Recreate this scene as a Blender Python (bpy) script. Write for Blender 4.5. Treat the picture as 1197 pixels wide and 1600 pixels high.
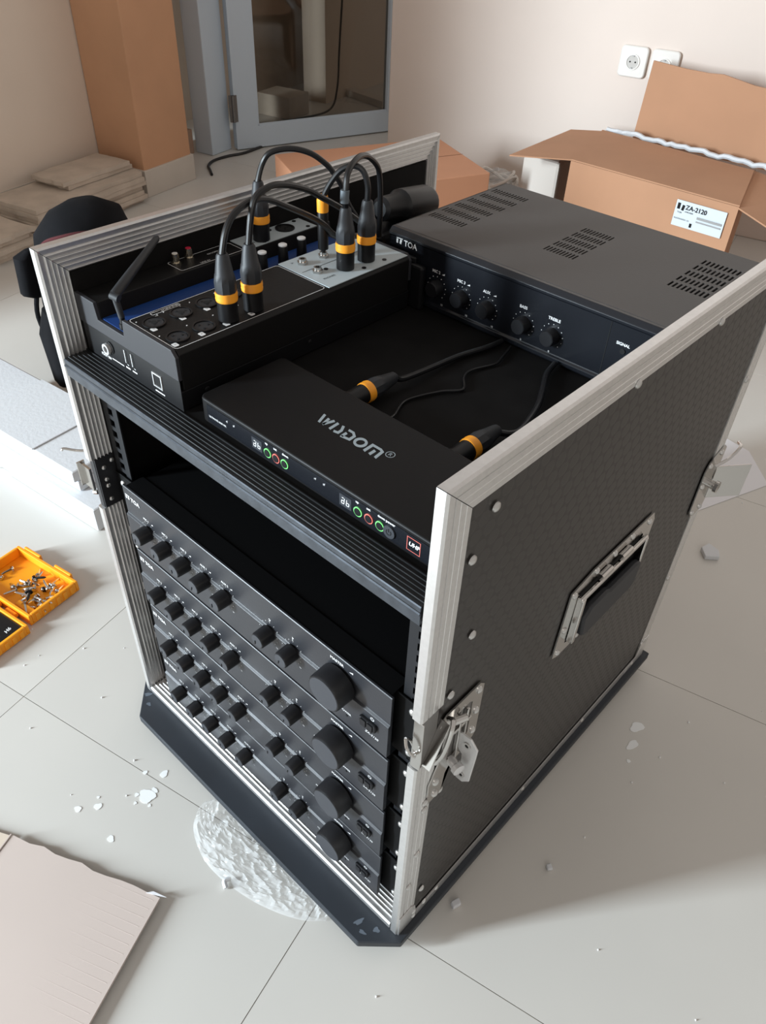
import bpy, math, random
from mathutils import Vector, Matrix
for _o in list(bpy.data.objects): bpy.data.objects.remove(_o)
SC = bpy.context.scene; COL = SC.collection
# ------------------------------------------------------------------ camera
CX, CY, CZ = 0.75954, -0.31772, 1.03543
YAW, PIT, ROL, FPX = -0.717438, 0.714571, 0.047482, 1208.35
fw = Vector((math.sin(YAW)*math.cos(PIT), math.cos(YAW)*math.cos(PIT), -math.sin(PIT)))
rt = fw.cross(Vector((0, 0, 1))).normalized(); up = rt.cross(fw)
r2 = rt*math.cos(ROL)+up*math.sin(ROL); u2 = -rt*math.sin(ROL)+up*math.cos(ROL)
cam = bpy.data.cameras.new('camera'); camo = bpy.data.objects.new('camera', cam); COL.objects.link(camo)
cam.sensor_fit = 'HORIZONTAL'; cam.sensor_width = 36; cam.lens = 36*FPX/1197; cam.clip_start = .02
camo.matrix_world = Matrix(((r2.x, u2.x, -fw.x, CX), (r2.y, u2.y, -fw.y, CY), (r2.z, u2.z, -fw.z, CZ), (0, 0, 0, 1)))
SC.camera = camo
# ------------------------------------------------------------------ light
def lin(c):
    c = c/255; return c/12.92 if c <= .04045 else ((c+.055)/1.055)**2.4
def rgb(r, g, b): return (lin(r), lin(g), lin(b), 1)
W_ = bpy.data.worlds.new('world'); SC.world = W_; W_.use_nodes = True
W_.node_tree.nodes['Background'].inputs[0].default_value = (.52, .485, .455, 1)
W_.node_tree.nodes['Background'].inputs[1].default_value = .92
def area(name, loc, target, sx, sy, power, col):
    l = bpy.data.lights.new(name, 'AREA'); l.shape = 'RECTANGLE'; l.size = sx; l.size_y = sy; l.energy = power; l.color = col
    o = bpy.data.objects.new(name, l); COL.objects.link(o); o.location = loc
    o.rotation_euler = (Vector(target)-Vector(loc)).to_track_quat('-Z', 'Y').to_euler(); return o
area('daylight_through_doorway', (-1.93, -3.42, 1.35), (.1, .2, .25), .42, 1.8, 470, (.80, .92, 1.0))
area('right_fill_light', (2.9, -1.2, 1.9), (0, .6, .3), 1.2, 1.2, 10, (1, .95, .88))  # weak soft fill added from the right, no window is known there
SC.view_settings.view_transform = 'Standard'; SC.view_settings.look = 'None'
SC.view_settings.exposure = 0; SC.view_settings.gamma = 1; SC.view_settings.use_curve_mapping = False
# ------------------------------------------------------------------ materials
MATS = {}
def mat(name, col, rough=.5, metal=0, nscale=0, namt=0, bump=0, bscale=50, spec=None, trans=0, alpha=1, objvar=0, coat=0, stretch=None):
    if name in MATS: return MATS[name]
    m = bpy.data.materials.new(name); m.use_nodes = True; N = m.node_tree.nodes; L = m.node_tree.links
    b = N['Principled BSDF']; b.inputs['Base Color'].default_value = col; b.inputs['Roughness'].default_value = rough; b.inputs['Metallic'].default_value = metal
    if spec is not None: b.inputs['Specular IOR Level'].default_value = spec
    if trans: b.inputs['Transmission Weight'].default_value = trans
    if alpha < 1: b.inputs['Alpha'].default_value = alpha
    if coat: b.inputs['Coat Weight'].default_value = coat
    tc = N.new('ShaderNodeTexCoord'); mp = N.new('ShaderNodeMapping'); L.new(tc.outputs['Object'], mp.inputs[0])
    if stretch: mp.inputs['Scale'].default_value = stretch
    last = None
    if namt:
        n = N.new('ShaderNodeTexNoise'); n.inputs['Scale'].default_value = nscale; n.inputs['Detail'].default_value = 5
        L.new(mp.outputs[0], n.inputs['Vector'])
        mr = N.new('ShaderNodeMapRange'); mr.inputs[1].default_value = .3; mr.inputs[2].default_value = .7
        mr.inputs[3].default_value = 1-namt; mr.inputs[4].default_value = 1+namt; L.new(n.outputs['Fac'], mr.inputs[0])
        hs = N.new('ShaderNodeHueSaturation'); hs.inputs['Color'].default_value = col; L.new(mr.outputs[0], hs.inputs['Value']); last = hs
    if objvar:
        oi = N.new('ShaderNodeObjectInfo'); mr2 = N.new('ShaderNodeMapRange'); mr2.inputs[3].default_value = 1-objvar; mr2.inputs[4].default_value = 1+objvar
        L.new(oi.outputs['Random'], mr2.inputs[0]); h2 = N.new('ShaderNodeHueSaturation'); L.new(mr2.outputs[0], h2.inputs['Value'])
        if last: L.new(last.outputs[0], h2.inputs['Color'])
        else: h2.inputs['Color'].default_value = col
        last = h2
    if last: L.new(last.outputs[0], b.inputs['Base Color'])
    if bump:
        n2 = N.new('ShaderNodeTexNoise'); n2.inputs['Scale'].default_value = bscale; n2.inputs['Detail'].default_value = 4; L.new(mp.outputs[0], n2.inputs['Vector'])
        bp = N.new('ShaderNodeBump'); bp.inputs['Strength'].default_value = bump; bp.inputs['Distance'].default_value = .002
        L.new(n2.outputs['Fac'], bp.inputs['Height']); L.new(bp.outputs[0], b.inputs['Normal'])
    MATS[name] = m; return m
M_tile = mat('floor_tile', rgb(200, 197, 191), .38, nscale=2.5, namt=.03, bump=.04, bscale=3, objvar=.012)
M_grout = mat('grout', rgb(150, 144, 136), .9)
M_wallL = mat('left_wall_paint', rgb(220, 205, 190), .9, nscale=3, namt=.03, bump=.15, bscale=40)
M_wallR = mat('right_wall_paint', rgb(222, 208, 198), .85, nscale=2, namt=.03, bump=.1, bscale=40)
M_pillar = mat('orange_pillar_paint', rgb(196, 150, 116), .85, nscale=6, namt=.05, bump=.2, bscale=40)
M_brownw = mat('brown_recess_paint', rgb(168, 140, 120), .85, nscale=6, namt=.06)
M_skirt = mat('skirting_tile', rgb(196, 188, 178), .35, nscale=8, namt=.05)
M_alu = mat('aluminium_profile', rgb(222, 221, 220), .36, .88, nscale=30, namt=.04, stretch=(6, 6, 6))
M_aluD = mat('dark_shaded_profile', rgb(17, 18, 20), .5, .1, nscale=60, namt=.25, spec=.3)  # ribbed shelf bar: dark profile, its shade put into the near-black colour
M_aluE = mat('lit_profile_edge', rgb(66, 70, 76), .42, .6, nscale=70, namt=.25)  # shelf front edge: light falling on it put into the lighter grey
M_chrome = mat('chrome', rgb(205, 203, 200), .16, 1)
M_rivet = mat('rivet_steel', rgb(205, 204, 202), .28, .9)
M_blackpaint = mat('black_paint', rgb(30, 30, 33), .42)
M_ply = mat('black_panel_inside', rgb(16, 15, 15), .75, nscale=60, namt=.2, spec=.15)
M_board = mat('dusty_black_board', rgb(34, 39, 46), .55, nscale=9, namt=.25, bump=.1, bscale=80)
M_shelf = mat('black_shelf_board', rgb(16, 15, 15), .75, nscale=30, namt=.3, spec=.15)
M_rail = mat('rack_rail_black', rgb(26, 27, 30), .5, spec=.3)
M_face = mat('amplifier_face', rgb(42, 43, 47), .40, .1, bump=.05, bscale=400)
M_body = mat('amplifier_body', rgb(9, 9, 10), .6, spec=.12)
M_knob = mat('knob_black', rgb(20, 20, 23), .45, spec=.35)
M_knobf = mat('knob_front', rgb(50, 52, 57), .5)
M_cover = mat('grey_amplifier_cover', rgb(74, 70, 68), .55, bump=.05, bscale=500)
M_gloss = mat('gloss_black_face', rgb(21, 23, 28), .26)
M_dark = mat('hole_dark', rgb(8, 8, 9), .9)
M_white = mat('print_white', rgb(225, 225, 225), .6)
M_greyp = mat('print_grey', rgb(150, 160, 165), .45)
M_mix = mat('mixer_black_panel', rgb(18, 17, 17), .48, spec=.25, bump=.06, bscale=500)
M_mixcap = mat('mixer_grey_end', rgb(38, 38, 42), .55)
M_blue = mat('mixer_blue', rgb(10, 54, 116), .5)
M_mixw = mat('mixer_light_panel', rgb(176, 186, 190), .45)
M_plastic = mat('black_plastic', rgb(16, 16, 18), .42, spec=.35)
M_rubber = mat('black_rubber', rgb(34, 36, 40), .55)
M_cable = mat('cable_black', rgb(16, 16, 18), .38)
M_orange = mat('orange_ring', rgb(246, 160, 40), .45)
M_greysl = mat('grey_sleeve', rgb(92, 100, 106), .5)
M_recv = mat('receiver_black', rgb(14, 13, 14), .5, spec=.22, bump=.04, bscale=600)
M_green = mat('green_ring', rgb(120, 215, 120), .5)
M_red = mat('red_ring', rgb(205, 105, 95), .5)
M_glassd = mat('display_window', rgb(60, 62, 66), .12)
M_gold = mat('socket_metal', rgb(214, 206, 190), .25, 1)
M_redp = mat('red_plastic', rgb(196, 40, 70), .4)
M_card = mat('cardboard', rgb(178, 134, 104), .9, nscale=4, namt=.06, bump=.1, bscale=60)
M_cardD = mat('cardboard_inside', rgb(140, 100, 76), .9)
M_cardP = mat('pale_cardboard', rgb(196, 182, 174), .85, nscale=3, namt=.04)
M_label = mat('label_paper', rgb(200, 208, 214), .6)
M_foam = mat('white_foam', rgb(206, 208, 211), .75, bump=.25, bscale=120)
M_door = mat('pale_blue_door_frame', rgb(196, 208, 219), .45)
M_steel = mat('dull_steel', rgb(130, 128, 126), .4, .8)
M_boxo = mat('orange_toolbox_plastic', rgb(248, 160, 28), .42, nscale=12, namt=.05)
M_bag = mat('black_fabric', rgb(14, 14, 17), .95, spec=.2, bump=.6, bscale=18, nscale=20, namt=.25)
M_redf = mat('red_trim_fabric', rgb(70, 18, 22), .9)
M_paper = mat('white_paper', rgb(222, 222, 226), .7)
M_stile = mat('stacked_tile', rgb(190, 177, 163), .8, nscale=14, namt=.12, bump=.3, bscale=30)
M_plaster = mat('dried_plaster', rgb(232, 234, 234), .8)
M_tape = mat('yellowish_tape', rgb(206, 184, 120), .7)
M_outlet = mat('white_socket_plastic', rgb(226, 222, 216), .35)
M_nickel = mat('nickel_plating', rgb(214, 214, 214), .35, .55)
M_wcable = mat('grey_white_cable', rgb(205, 198, 190), .6)
# hexagon embossed laminate on the case sides
def hexmat():
    m = bpy.data.materials.new('hexagon_embossed_laminate'); m.use_nodes = True; N = m.node_tree.nodes; L = m.node_tree.links
    b = N['Principled BSDF']; b.inputs['Base Color'].default_value = rgb(38, 35, 33); b.inputs['Roughness'].default_value = .36
    tc = N.new('ShaderNodeTexCoord'); sep = N.new('ShaderNodeSeparateXYZ'); L.new(tc.outputs['Object'], sep.inputs[0])
    def mth(op, a, b_=None):
        n = N.new('ShaderNodeMath'); n.operation = op
        for i, v in enumerate((a, b_)):
            if v is None: continue
            if isinstance(v, (int, float)): n.inputs[i].default_value = v
            else: L.new(v, n.inputs[i])
        return n.outputs[0]
    k = 2*math.pi/.0145; s = None
    for a in (30, 90, 150):
        v = mth('ADD', mth('MULTIPLY', sep.outputs['Y'], k*math.cos(math.radians(a))), mth('MULTIPLY', sep.outputs['Z'], k*math.sin(math.radians(a))))
        v = mth('COSINE', v); s = v if s is None else mth('ADD', s, v)
    mr = N.new('ShaderNodeMapRange'); mr.inputs[1].default_value = -1.2; mr.inputs[2].default_value = -.6; L.new(s, mr.inputs[0])
    bp = N.new('ShaderNodeBump'); bp.inputs['Strength'].default_value = .26; bp.inputs['Distance'].default_value = .0005
    L.new(mr.outputs[0], bp.inputs['Height']); L.new(bp.outputs[0], b.inputs['Normal'])
    mr2 = N.new('ShaderNodeMapRange'); mr2.inputs[3].default_value = .44; mr2.inputs[4].default_value = .36; L.new(mr.outputs[0], mr2.inputs[0]); L.new(mr2.outputs[0], b.inputs['Roughness'])
    return m
M_hex = hexmat()
def tinted_glass():
    m = bpy.data.materials.new('tinted_door_glass'); m.use_nodes = True; N = m.node_tree.nodes; L = m.node_tree.links
    N.remove(N['Principled BSDF']); out = N['Material Output']
    t = N.new('ShaderNodeBsdfTransparent'); t.inputs[0].default_value = (.62, .60, .57, 1)
    g = N.new('ShaderNodeBsdfGlossy'); g.inputs['Roughness'].default_value = .04
    f = N.new('ShaderNodeFresnel'); f.inputs[0].default_value = 1.5; mx = N.new('ShaderNodeMixShader')
    L.new(f.outputs[0], mx.inputs[0]); L.new(t.outputs[0], mx.inputs[1]); L.new(g.outputs[0], mx.inputs[2]); L.new(mx.outputs[0], out.inputs[0]); return m
M_glass = tinted_glass()
def film():
    m = bpy.data.materials.new('clear_plastic_film'); m.use_nodes = True; N = m.node_tree.nodes; L = m.node_tree.links
    b = N['Principled BSDF']; b.inputs['Base Color'].default_value = rgb(235, 238, 240); b.inputs['Roughness'].default_value = .18
    t = N.new('ShaderNodeBsdfTransparent'); mx = N.new('ShaderNodeMixShader'); mx.inputs[0].default_value = .26
    L.new(t.outputs[0], mx.inputs[1]); L.new(b.outputs[0], mx.inputs[2]); L.new(mx.outputs[0], N['Material Output'].inputs[0]); return m
M_film = film()
# ------------------------------------------------------------------ mesh helpers
def catmull(P, n=6):
    P = [Vector(p) for p in P]
    if len(P) < 3: return P
    Q = [P[0]*2-P[1]]+P+[P[-1]*2-P[-2]]; out = []
    for i in range(1, len(Q)-2):
        for k in range(n):
            t = k/n; a, b, c, d = Q[i-1:i+3]
            out.append(.5*((2*b)+(c-a)*t+(2*a-5*b+4*c-d)*t*t+(3*b-a-3*c+d)*t**3))
    out.append(P[-1]); return out
def ortho(d):
    d = Vector(d).normalized(); a = Vector((0, 0, 1)) if abs(d.z) < .9 else Vector((1, 0, 0))
    x = d.cross(a).normalized(); return x, d.cross(x).normalized()
class MB:
    def __init__(s): s.v = []; s.f = []
    def add(s, vs, fs):
        b = len(s.v); s.v += [tuple(v) for v in vs]; s.f += [tuple(i+b for i in f) for f in fs]; return s
    def box(s, x0, x1, y0, y1, z0, z1):
        return s.add([(x, y, z) for z in (z0, z1) for y in (y0, y1) for x in (x0, x1)],
                     [(0, 2, 3, 1), (4, 5, 7, 6), (0, 1, 5, 4), (2, 6, 7, 3), (0, 4, 6, 2), (1, 3, 7, 5)])
    def obox(s, o, ax, ay, az, x0, x1, y0, y1, z0, z1):
        o, ax, ay, az = map(Vector, (o, ax, ay, az)); t = MB().box(x0, x1, y0, y1, z0, z1)
        return s.add([o+ax*v[0]+ay*v[1]+az*v[2] for v in t.v], t.f)
    def prism(s, poly, o, ax, ay, n):           # polygon in (ax, ay) plane at o, extruded along n
        o, ax, ay, n = map(Vector, (o, ax, ay, n)); k = len(poly)
        vs = [o+ax*p[0]+ay*p[1] for p in poly]; vs += [v+n for v in vs]
        return s.add(vs, [tuple(range(k))[::-1], tuple(range(k, 2*k))]+[(i, (i+1) % k, k+(i+1) % k, k+i) for i in range(k)])
    def cyl(s, p0, p1, r0, r1=None, seg=16, caps=True):
        p0, p1 = Vector(p0), Vector(p1); r1 = r0 if r1 is None else r1; x, y = ortho(p1-p0); vs = []
        for p, r in ((p0, r0), (p1, r1)):
            for i in range(seg):
                a = 2*math.pi*i/seg; vs.append(p+x*(r*math.cos(a))+y*(r*math.sin(a)))
        fs = [(i, (i+1) % seg, seg+(i+1) % seg, seg+i) for i in range(seg)]
        if caps: fs += [tuple(range(seg))[::-1], tuple(range(seg, 2*seg))]
        return s.add(vs, fs)
    def lathe(s, prof, o, d, seg=16, scal=None):     # prof [(h, r)] along d ; closed ends
        o, d = Vector(o), Vector(d).normalized(); x, y = ortho(d); vs = []; fs = []
        for h, r in prof:
            for i in range(seg):
                a = 2*math.pi*i/seg; q = r*(scal(i) if scal else 1); vs.append(o+d*h+x*(q*math.cos(a))+y*(q*math.sin(a)))
        for j in range(len(prof)-1):
            for i in range(seg): fs.append((j*seg+i, j*seg+(i+1) % seg, (j+1)*seg+(i+1) % seg, (j+1)*seg+i))
        fs += [tuple(range(seg))[::-1], tuple(range((len(prof)-1)*seg, len(prof)*seg))]
        return s.add(vs, fs)
    def tube(s, pts, r, seg=8, smooth=6):
        P = catmull(pts, smooth) if smooth else [Vector(p) for p in pts]; vs = []; fs = []; x = None
        for i, p in enumerate(P):
            d = (P[min(i+1, len(P)-1)]-P[max(i-1, 0)]).normalized()
            if x is None: x, y = ortho(d)
            else: x = (x-d*x.dot(d)).normalized(); y = d.cross(x)
            rr = r(i/(len(P)-1)) if callable(r) else r
            for k in range(seg):
                a = 2*math.pi*k/seg; vs.append(p+x*(rr*math.cos(a))+y*(rr*math.sin(a)))
        n = len(P)
        for i in range(n-1):
            for k in range(seg): fs.append((i*seg+k, i*seg+(k+1) % seg, (i+1)*seg+(k+1) % seg, (i+1)*seg+k))
        fs += [tuple(range(seg))[::-1], tuple(range((n-1)*seg, n*seg))]
        return s.add(vs, fs)
    def ring(s, o, d, ri, ro, h, seg=24):
        o, d = Vector(o), Vector(d).normalized(); x, y = ortho(d); vs = []; fs = []
        for (r, hh) in ((ri, 0), (ro, 0), (ro, h), (ri, h)):
            for i in range(seg):
                a = 2*math.pi*i/seg; vs.append(o+d*hh+x*(r*math.cos(a))+y*(r*math.sin(a)))
        for j in range(4):
            for i in range(seg): fs.append((j*seg+i, j*seg+(i+1) % seg, ((j+1) % 4)*seg+(i+1) % seg, ((j+1) % 4)*seg+i))
        return s.add(vs, fs)
    def dome(s, o, d, r, h, seg=12):
        return s.lathe([(0, r), (h*.45, r*.92), (h*.8, r*.62), (h, r*.2)], o, d, seg)
    def stroke(s, pts, w, o, ax, ay, n, h=.0002, sc=1, shear=0, closed=False):
        o, ax, ay, n = map(Vector, (o, ax, ay, n)); P = [Vector((p[0]+shear*p[1], p[1])) for p in pts]; k = len(P); L = []; R = []
        for i, p in enumerate(P):
            a = P[(i-1) % k] if (closed or i) else p; b = P[(i+1) % k] if (closed or i < k-1) else p
            d1 = (p-a).normalized() if (p-a).length > 1e-9 else None; d2 = (b-p).normalized() if (b-p).length > 1e-9 else None
            n1 = Vector((-d1.y, d1.x)) if d1 else None; n2 = Vector((-d2.y, d2.x)) if d2 else None
            if n1 is None: nn = n2
            elif n2 is None: nn = n1
            else:
                nn = (n1+n2).normalized(); nn = nn/max(.5, nn.dot(n1))
            L.append(p+nn*w/2); R.append(p-nn*w/2)
        vs = [o+ax*(q.x*sc)+ay*(q.y*sc)+n*h for q in L+R]
        fs = [(i, k+i, k+(i+1) % k, (i+1) % k) for i in range(k if closed else k-1)]
        return s.add(vs, fs)
    def text(s, t, o, ax, ay, size, n=None, shear=0, bold=0, align='LEFT'):
        T = glyphs(t, shear, bold, align); o, ax, ay = map(Vector, (o, ax, ay)); n = ax.cross(ay)
        return s.add([o+ax*(v[0]*size)+ay*(v[1]*size)+n*.0002 for v in T[0]], T[1])
    def build(s, name, m, parent=None, label=None, smooth=True, bevel=0, local=False, cat=None, group=None, kind=None, loc=None):
        off = Vector((0, 0, 0))
        if loc is not None: off = Vector(loc)
        if parent is not None and not local:
            p = parent
            while p is not None: off = off+p.location; p = p.parent
        me = bpy.data.meshes.new(name); me.from_pydata([tuple(Vector(v)-off) for v in s.v] if not local else s.v, [], s.f); me.validate()
        me.materials.append(m); 
        if smooth:
            me.shade_smooth(); me.set_sharp_from_angle(angle=math.radians(32))
        o = bpy.data.objects.new(name, me); COL.objects.link(o)
        if parent is not None: o.parent = parent
        elif loc is not None: o.location = loc
        if bevel:
            b = o.modifiers.new('bevel', 'BEVEL'); b.width = bevel; b.segments = 2; b.limit_method = 'ANGLE'; b.angle_limit = math.radians(40)
        tag(o, label, cat, group, kind); return o
_G = {}
def glyphs(t, shear, bold, align):
    k = (t, shear, bold, align)
    if k in _G: return _G[k]
    c = bpy.data.curves.new('lettering', 'FONT'); c.body = t; c.shear = shear; c.offset = bold; c.align_x = align; c.resolution_u = 3
    o = bpy.data.objects.new('lettering', c); COL.objects.link(o); bpy.context.view_layer.update()
    me = o.evaluated_get(bpy.context.evaluated_depsgraph_get()).to_mesh()
    r = ([tuple(v.co) for v in me.vertices], [tuple(p.vertices) for p in me.polygons])
    o.to_mesh_clear(); bpy.data.objects.remove(o); bpy.data.curves.remove(c); _G[k] = r; return r
def tag(o, label=None, cat=None, group=None, kind=None):
    if label: o['label'] = label
    if cat: o['category'] = cat
    if group: o['group'] = group
    if kind: o['kind'] = kind
    return o
def thing(name, label, cat, loc=(0, 0, 0), rz=0, group=None):
    o = bpy.data.objects.new(name, None); COL.objects.link(o); o.location = loc; o.rotation_euler = (0, 0, rz); o.empty_display_size = .05
    return tag(o, label, cat, group)
def copy_tree(o, parent=None):
    c = o.copy(); COL.objects.link(c)
    if parent is not None: c.parent = parent
    for ch in list(o.children): copy_tree(ch, c)
    return c
def hobj(name, o, parent, loc, rot=None):    # copy of a shared-mesh piece
    c = bpy.data.objects.new(name, o.data); COL.objects.link(c); c.parent = parent; c.location = loc
    if rot: c.rotation_euler = rot
    return c
def gridplate(xs, ys, hole, o, ax, ay):
    """plate of quads on the grid lines xs, ys; cells where hole(xm, ym) stay open"""
    m = MB(); o, ax, ay = map(Vector, (o, ax, ay)); nx = len(xs)
    vs = [o+ax*x+ay*y for y in ys for x in xs]; fs = []
    for j in range(len(ys)-1):
        for i in range(nx-1):
            if not hole((xs[i]+xs[i+1])/2, (ys[j]+ys[j+1])/2): fs.append((j*nx+i, j*nx+i+1, (j+1)*nx+i+1, (j+1)*nx+i))
    return m.add(vs, fs)
X, Y, Z = Vector((1, 0, 0)), Vector((0, 1, 0)), Vector((0, 0, 1))
F = -.035                                    # floor level (the case's bottom corner is z = 0)
A = math.radians(12.7); RU = Vector((math.cos(A), math.sin(A), 0)); RV = Vector((-math.sin(A), math.cos(A), 0))   # room axes
def room(u, v, z, o): return Vector(o)+RU*u+RV*v+Z*z
R = random.Random(7)
# ================================================================== SETTING
fl = MB(); fl.obox((0, 0, 0), RU, RV, Z, -4.6, 3.6, -2.8, 6.0, F-.06, F-.0012)
floor = fl.build('floor', M_grout, smooth=False, kind='structure')
TS = .588; to = Vector((-.152, -.138, 0))
tm = MB().box(.0006, TS-.0006, .0006, TS-.0006, -.012, 0); tile0 = None
for i in range(-6, 6):
    for j in range(-4, 9):
        p = room(i*TS, j*TS, F, to)
        if tile0 is None:
            tile0 = tm.build('tile', M_tile, floor, local=True, smooth=False); tile0.location = p; tile0.rotation_euler = (0, 0, A)
        else: hobj('tile', tile0, floor, p, (0, 0, A))
# left wall (runs along RV), with a door opening
WL = Vector((-2.153-.02, 1.251, 0))
def wallL(v0, v1, z0, z1, name, m=M_wallL, th=.14, off=0, kind='structure'):
    return MB().obox(WL, RU, RV, Z, -th+off, off, v0, v1, z0, z1).build(name, m, smooth=False, kind=kind)
wallL(-2.4, .52, F, 2.7, 'wall_left')
wl = MB().obox(WL, RU, RV, Z, -.14, 0, 1.62, 3.6, F, 2.7); wl.obox(WL, RU, RV, Z, -.14, 0, .52, 1.62, 2.02, 2.7)
wl.build('wall_left', M_wallL, smooth=False, kind='structure')
MB().obox(WL, RU, RV, Z, -.06, -.02, .3, .55, F, 2.0).build('trim_1', M_brownw, smooth=False, kind='structure')
# pillar with skirting
pillar = MB().obox((-1.946, 1.324, 0), RU, RV, Z, -.235, -.004, .004, .265, F, 2.7).build('wall_pillar', M_pillar, smooth=False, kind='structure', bevel=.004)
sk = MB(); sk.obox((-1.946, 1.324, 0), RU, RV, Z, -.235, .004, -.004, .272, F, .062)
sk.build('baseboard_pillar', M_skirt, smooth=False, kind='structure', bevel=.002)
MB().obox(WL, RU, RV, Z, -.02, .012, .30, .55, F, .062).build('baseboard_left', M_brownw, smooth=False, kind='structure')
MB().obox(WL, RU, RV, Z, -.02, .006, -2.4, -.0, F, .062).build('baseboard_left', M_skirt, smooth=False, kind='structure')
# passage behind the door
PW = Vector((-2.86, 2.7, 0))
MB().obox(PW, RU, RV, Z, -.12, 0, -2.2, 3, F, 2.7).build('wall_passage', M_wallL, smooth=False, kind='structure')
# right wall with a free corner beside the door
WR = Vector((-.697, 2.60, 0))
MB().obox(WR, RU, RV, Z, -1.0, 4.2, 0, .16, F, 2.7).build('wall_right', M_wallR, smooth=False, kind='structure', bevel=.004)
MB().obox(WR, RU, RV, Z, -2.6, 0, 1.7, 1.8, F, 2.7).build('wall_back', M_wallL, smooth=False, kind='structure')
# door frame + leaf
door = bpy.data.objects.new('door_1', None); COL.objects.link(door); door.location = (-2.18, 1.95, F); tag(door, 'pale blue framed glass door standing ajar beside the orange pillar', None, None, 'structure')
fr = MB(); fo = Vector((-2.225, 1.82, 0))
fr.obox((-2.255, 1.93, 0), RU, RV, Z, -.06, .035, -.115, .015, F, 2.05)
fr.obox((-2.255, 1.93, 0), RU, RV, Z, -.03, .02, .015, .03, F, 2.05)
fr.obox((-2.255, 1.93, 0), RU, RV, Z, -.06, .035, .015, .86, 2.0, 2.05)
fr.build('door_frame', M_door, door, smooth=False, bevel=.004)
H0 = Vector((-2.182, 1.953, 0)); LD = Vector((.2953, .9554, 0)); LN = Vector((.9554, -.2953, 0))
lf = MB(); LW = .87; zb = F+.006
for a, b, c, d in ((0, .104, zb, 2.0), (LW-.104, LW, zb, 2.0), (.104, LW-.104, zb, .058), (.104, LW-.104, 1.9, 2.0)):
    lf.obox(H0, LD, LN, Z, a, b, -.04, 0, c, d)
leaf = lf.build('door_leaf', M_door, door, smooth=False)
MB().obox(H0, LD, LN, Z, .104, .104+.006, -.012, -.002, .058, 1.9).obox(H0, LD, LN, Z, .104, LW-.104, -.012, -.002, .058, .066).build('glazing_bead', M_door, leaf, smooth=False)
MB().obox(H0, LD, LN, Z, .10, LW-.10, -.026, -.020, .05, 1.91).build('glass_pane', M_glass, leaf, smooth=False)
hg = MB(); hg.obox(H0, LD, LN, Z, -.022, .012, -.004, .004, .085, .19); hg.cyl(H0+LN*.006+LD*-.006+Z*.085, H0+LN*.006+LD*-.006+Z*.19, .007, seg=10)
hg.build('hinge', M_steel, door)
# things beyond the glass
pk = MB(); pk.obox((-2.60, 3.06, 0), Vector((.99, -.12, 0)), Vector((.12, .99, 0)), Z, 0, .34, -.03, .03, F, F+.035)
pk.build('wooden_plank', M_skirt, None, 'pale plank lying on the floor seen through the door glass', cat='plank', loc=(-2.6, 3.06, F), bevel=.002)
MB().obox((-2.60, 2.42, 0), RU, RV, Z, 0, .2, 0, .17, F, F+.10).build('rubble_block', M_stile, None, 'grey block on the floor seen through the door glass', cat='block', loc=(-2.55, 2.5, F), bevel=.004)
MB().tube([(-2.36, 2.82, 1.6), (-2.37, 2.81, .7), (-2.385, 2.79, .25), (-2.37, 2.76, .08), (-2.36, 2.70, -.01), (-2.38, 2.55, F+.006), (-2.42, 2.3, F+.006)], .005).build(
    'hanging_cable', M_cable, None, 'thin dark cable hanging down behind the door glass', cat='cable', loc=(-2.38, 2.8, F))
MB().tube([(-1.99, 1.66, F+.005), (-2.04, 1.69, F+.005), (-2.09, 1.72, F+.005), (-2.13, 1.78, F+.005), (-2.14, 1.86, F+.005), (-2.13, 1.95, F+.005), (-2.16, 2.1, F+.005)], .006).build(
    'floor_cable', M_cable, None, 'dark cable lying on the floor between pillar and door', cat='cable', loc=(-2.09, 1.72, F))
# wall sockets
def socket(u, label):
    o = room(u, -.001, .425, WR); t = thing('wall_socket', label, 'socket', tuple(o), group='white wall sockets on the right wall')
    hw = .049
    pl = MB(); P = []
    for cx, cy, a0 in ((hw-.014, hw-.014, 0), (-hw+.014, hw-.014, 90), (-hw+.014, -hw+.014, 180), (hw-.014, -hw+.014, 270)):
        for k in range(5):
            a = math.radians(a0+k*22.5); P.append((cx+.014*math.cos(a), cy+.014*math.sin(a)+hw))
    pl.prism(P, o, RU, Z, -RV*.014); pl.build('face_plate', M_outlet, t, bevel=.004)
    c = o+Z*hw-RV*.0142
    MB().ring(c, -RV, .021, .025, .003).build('socket_rim', M_outlet, t)
    MB().cyl(c, c-RV*.0008, .0205, seg=24).build('socket_well', mat('socket_well', rgb(190, 186, 180), .5), t)
    for s in (-1, 1): MB().cyl(c+RU*.0095*s-RV*.0008, c+RU*.0095*s-RV*.0016, .0028, seg=10).build('pin_hole', M_dark, t)
    for s in (-1, 1): MB().obox(c, RU, -RV, Z, -.003, .003, .0005, .004, s*.019-.002, s*.019+.002).build('earth_clip', M_steel, t)
socket(-.005, 'left white wall socket fully visible above the carton flap')
socket(.105, 'right white wall socket partly hidden behind the raised carton flap')
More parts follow.
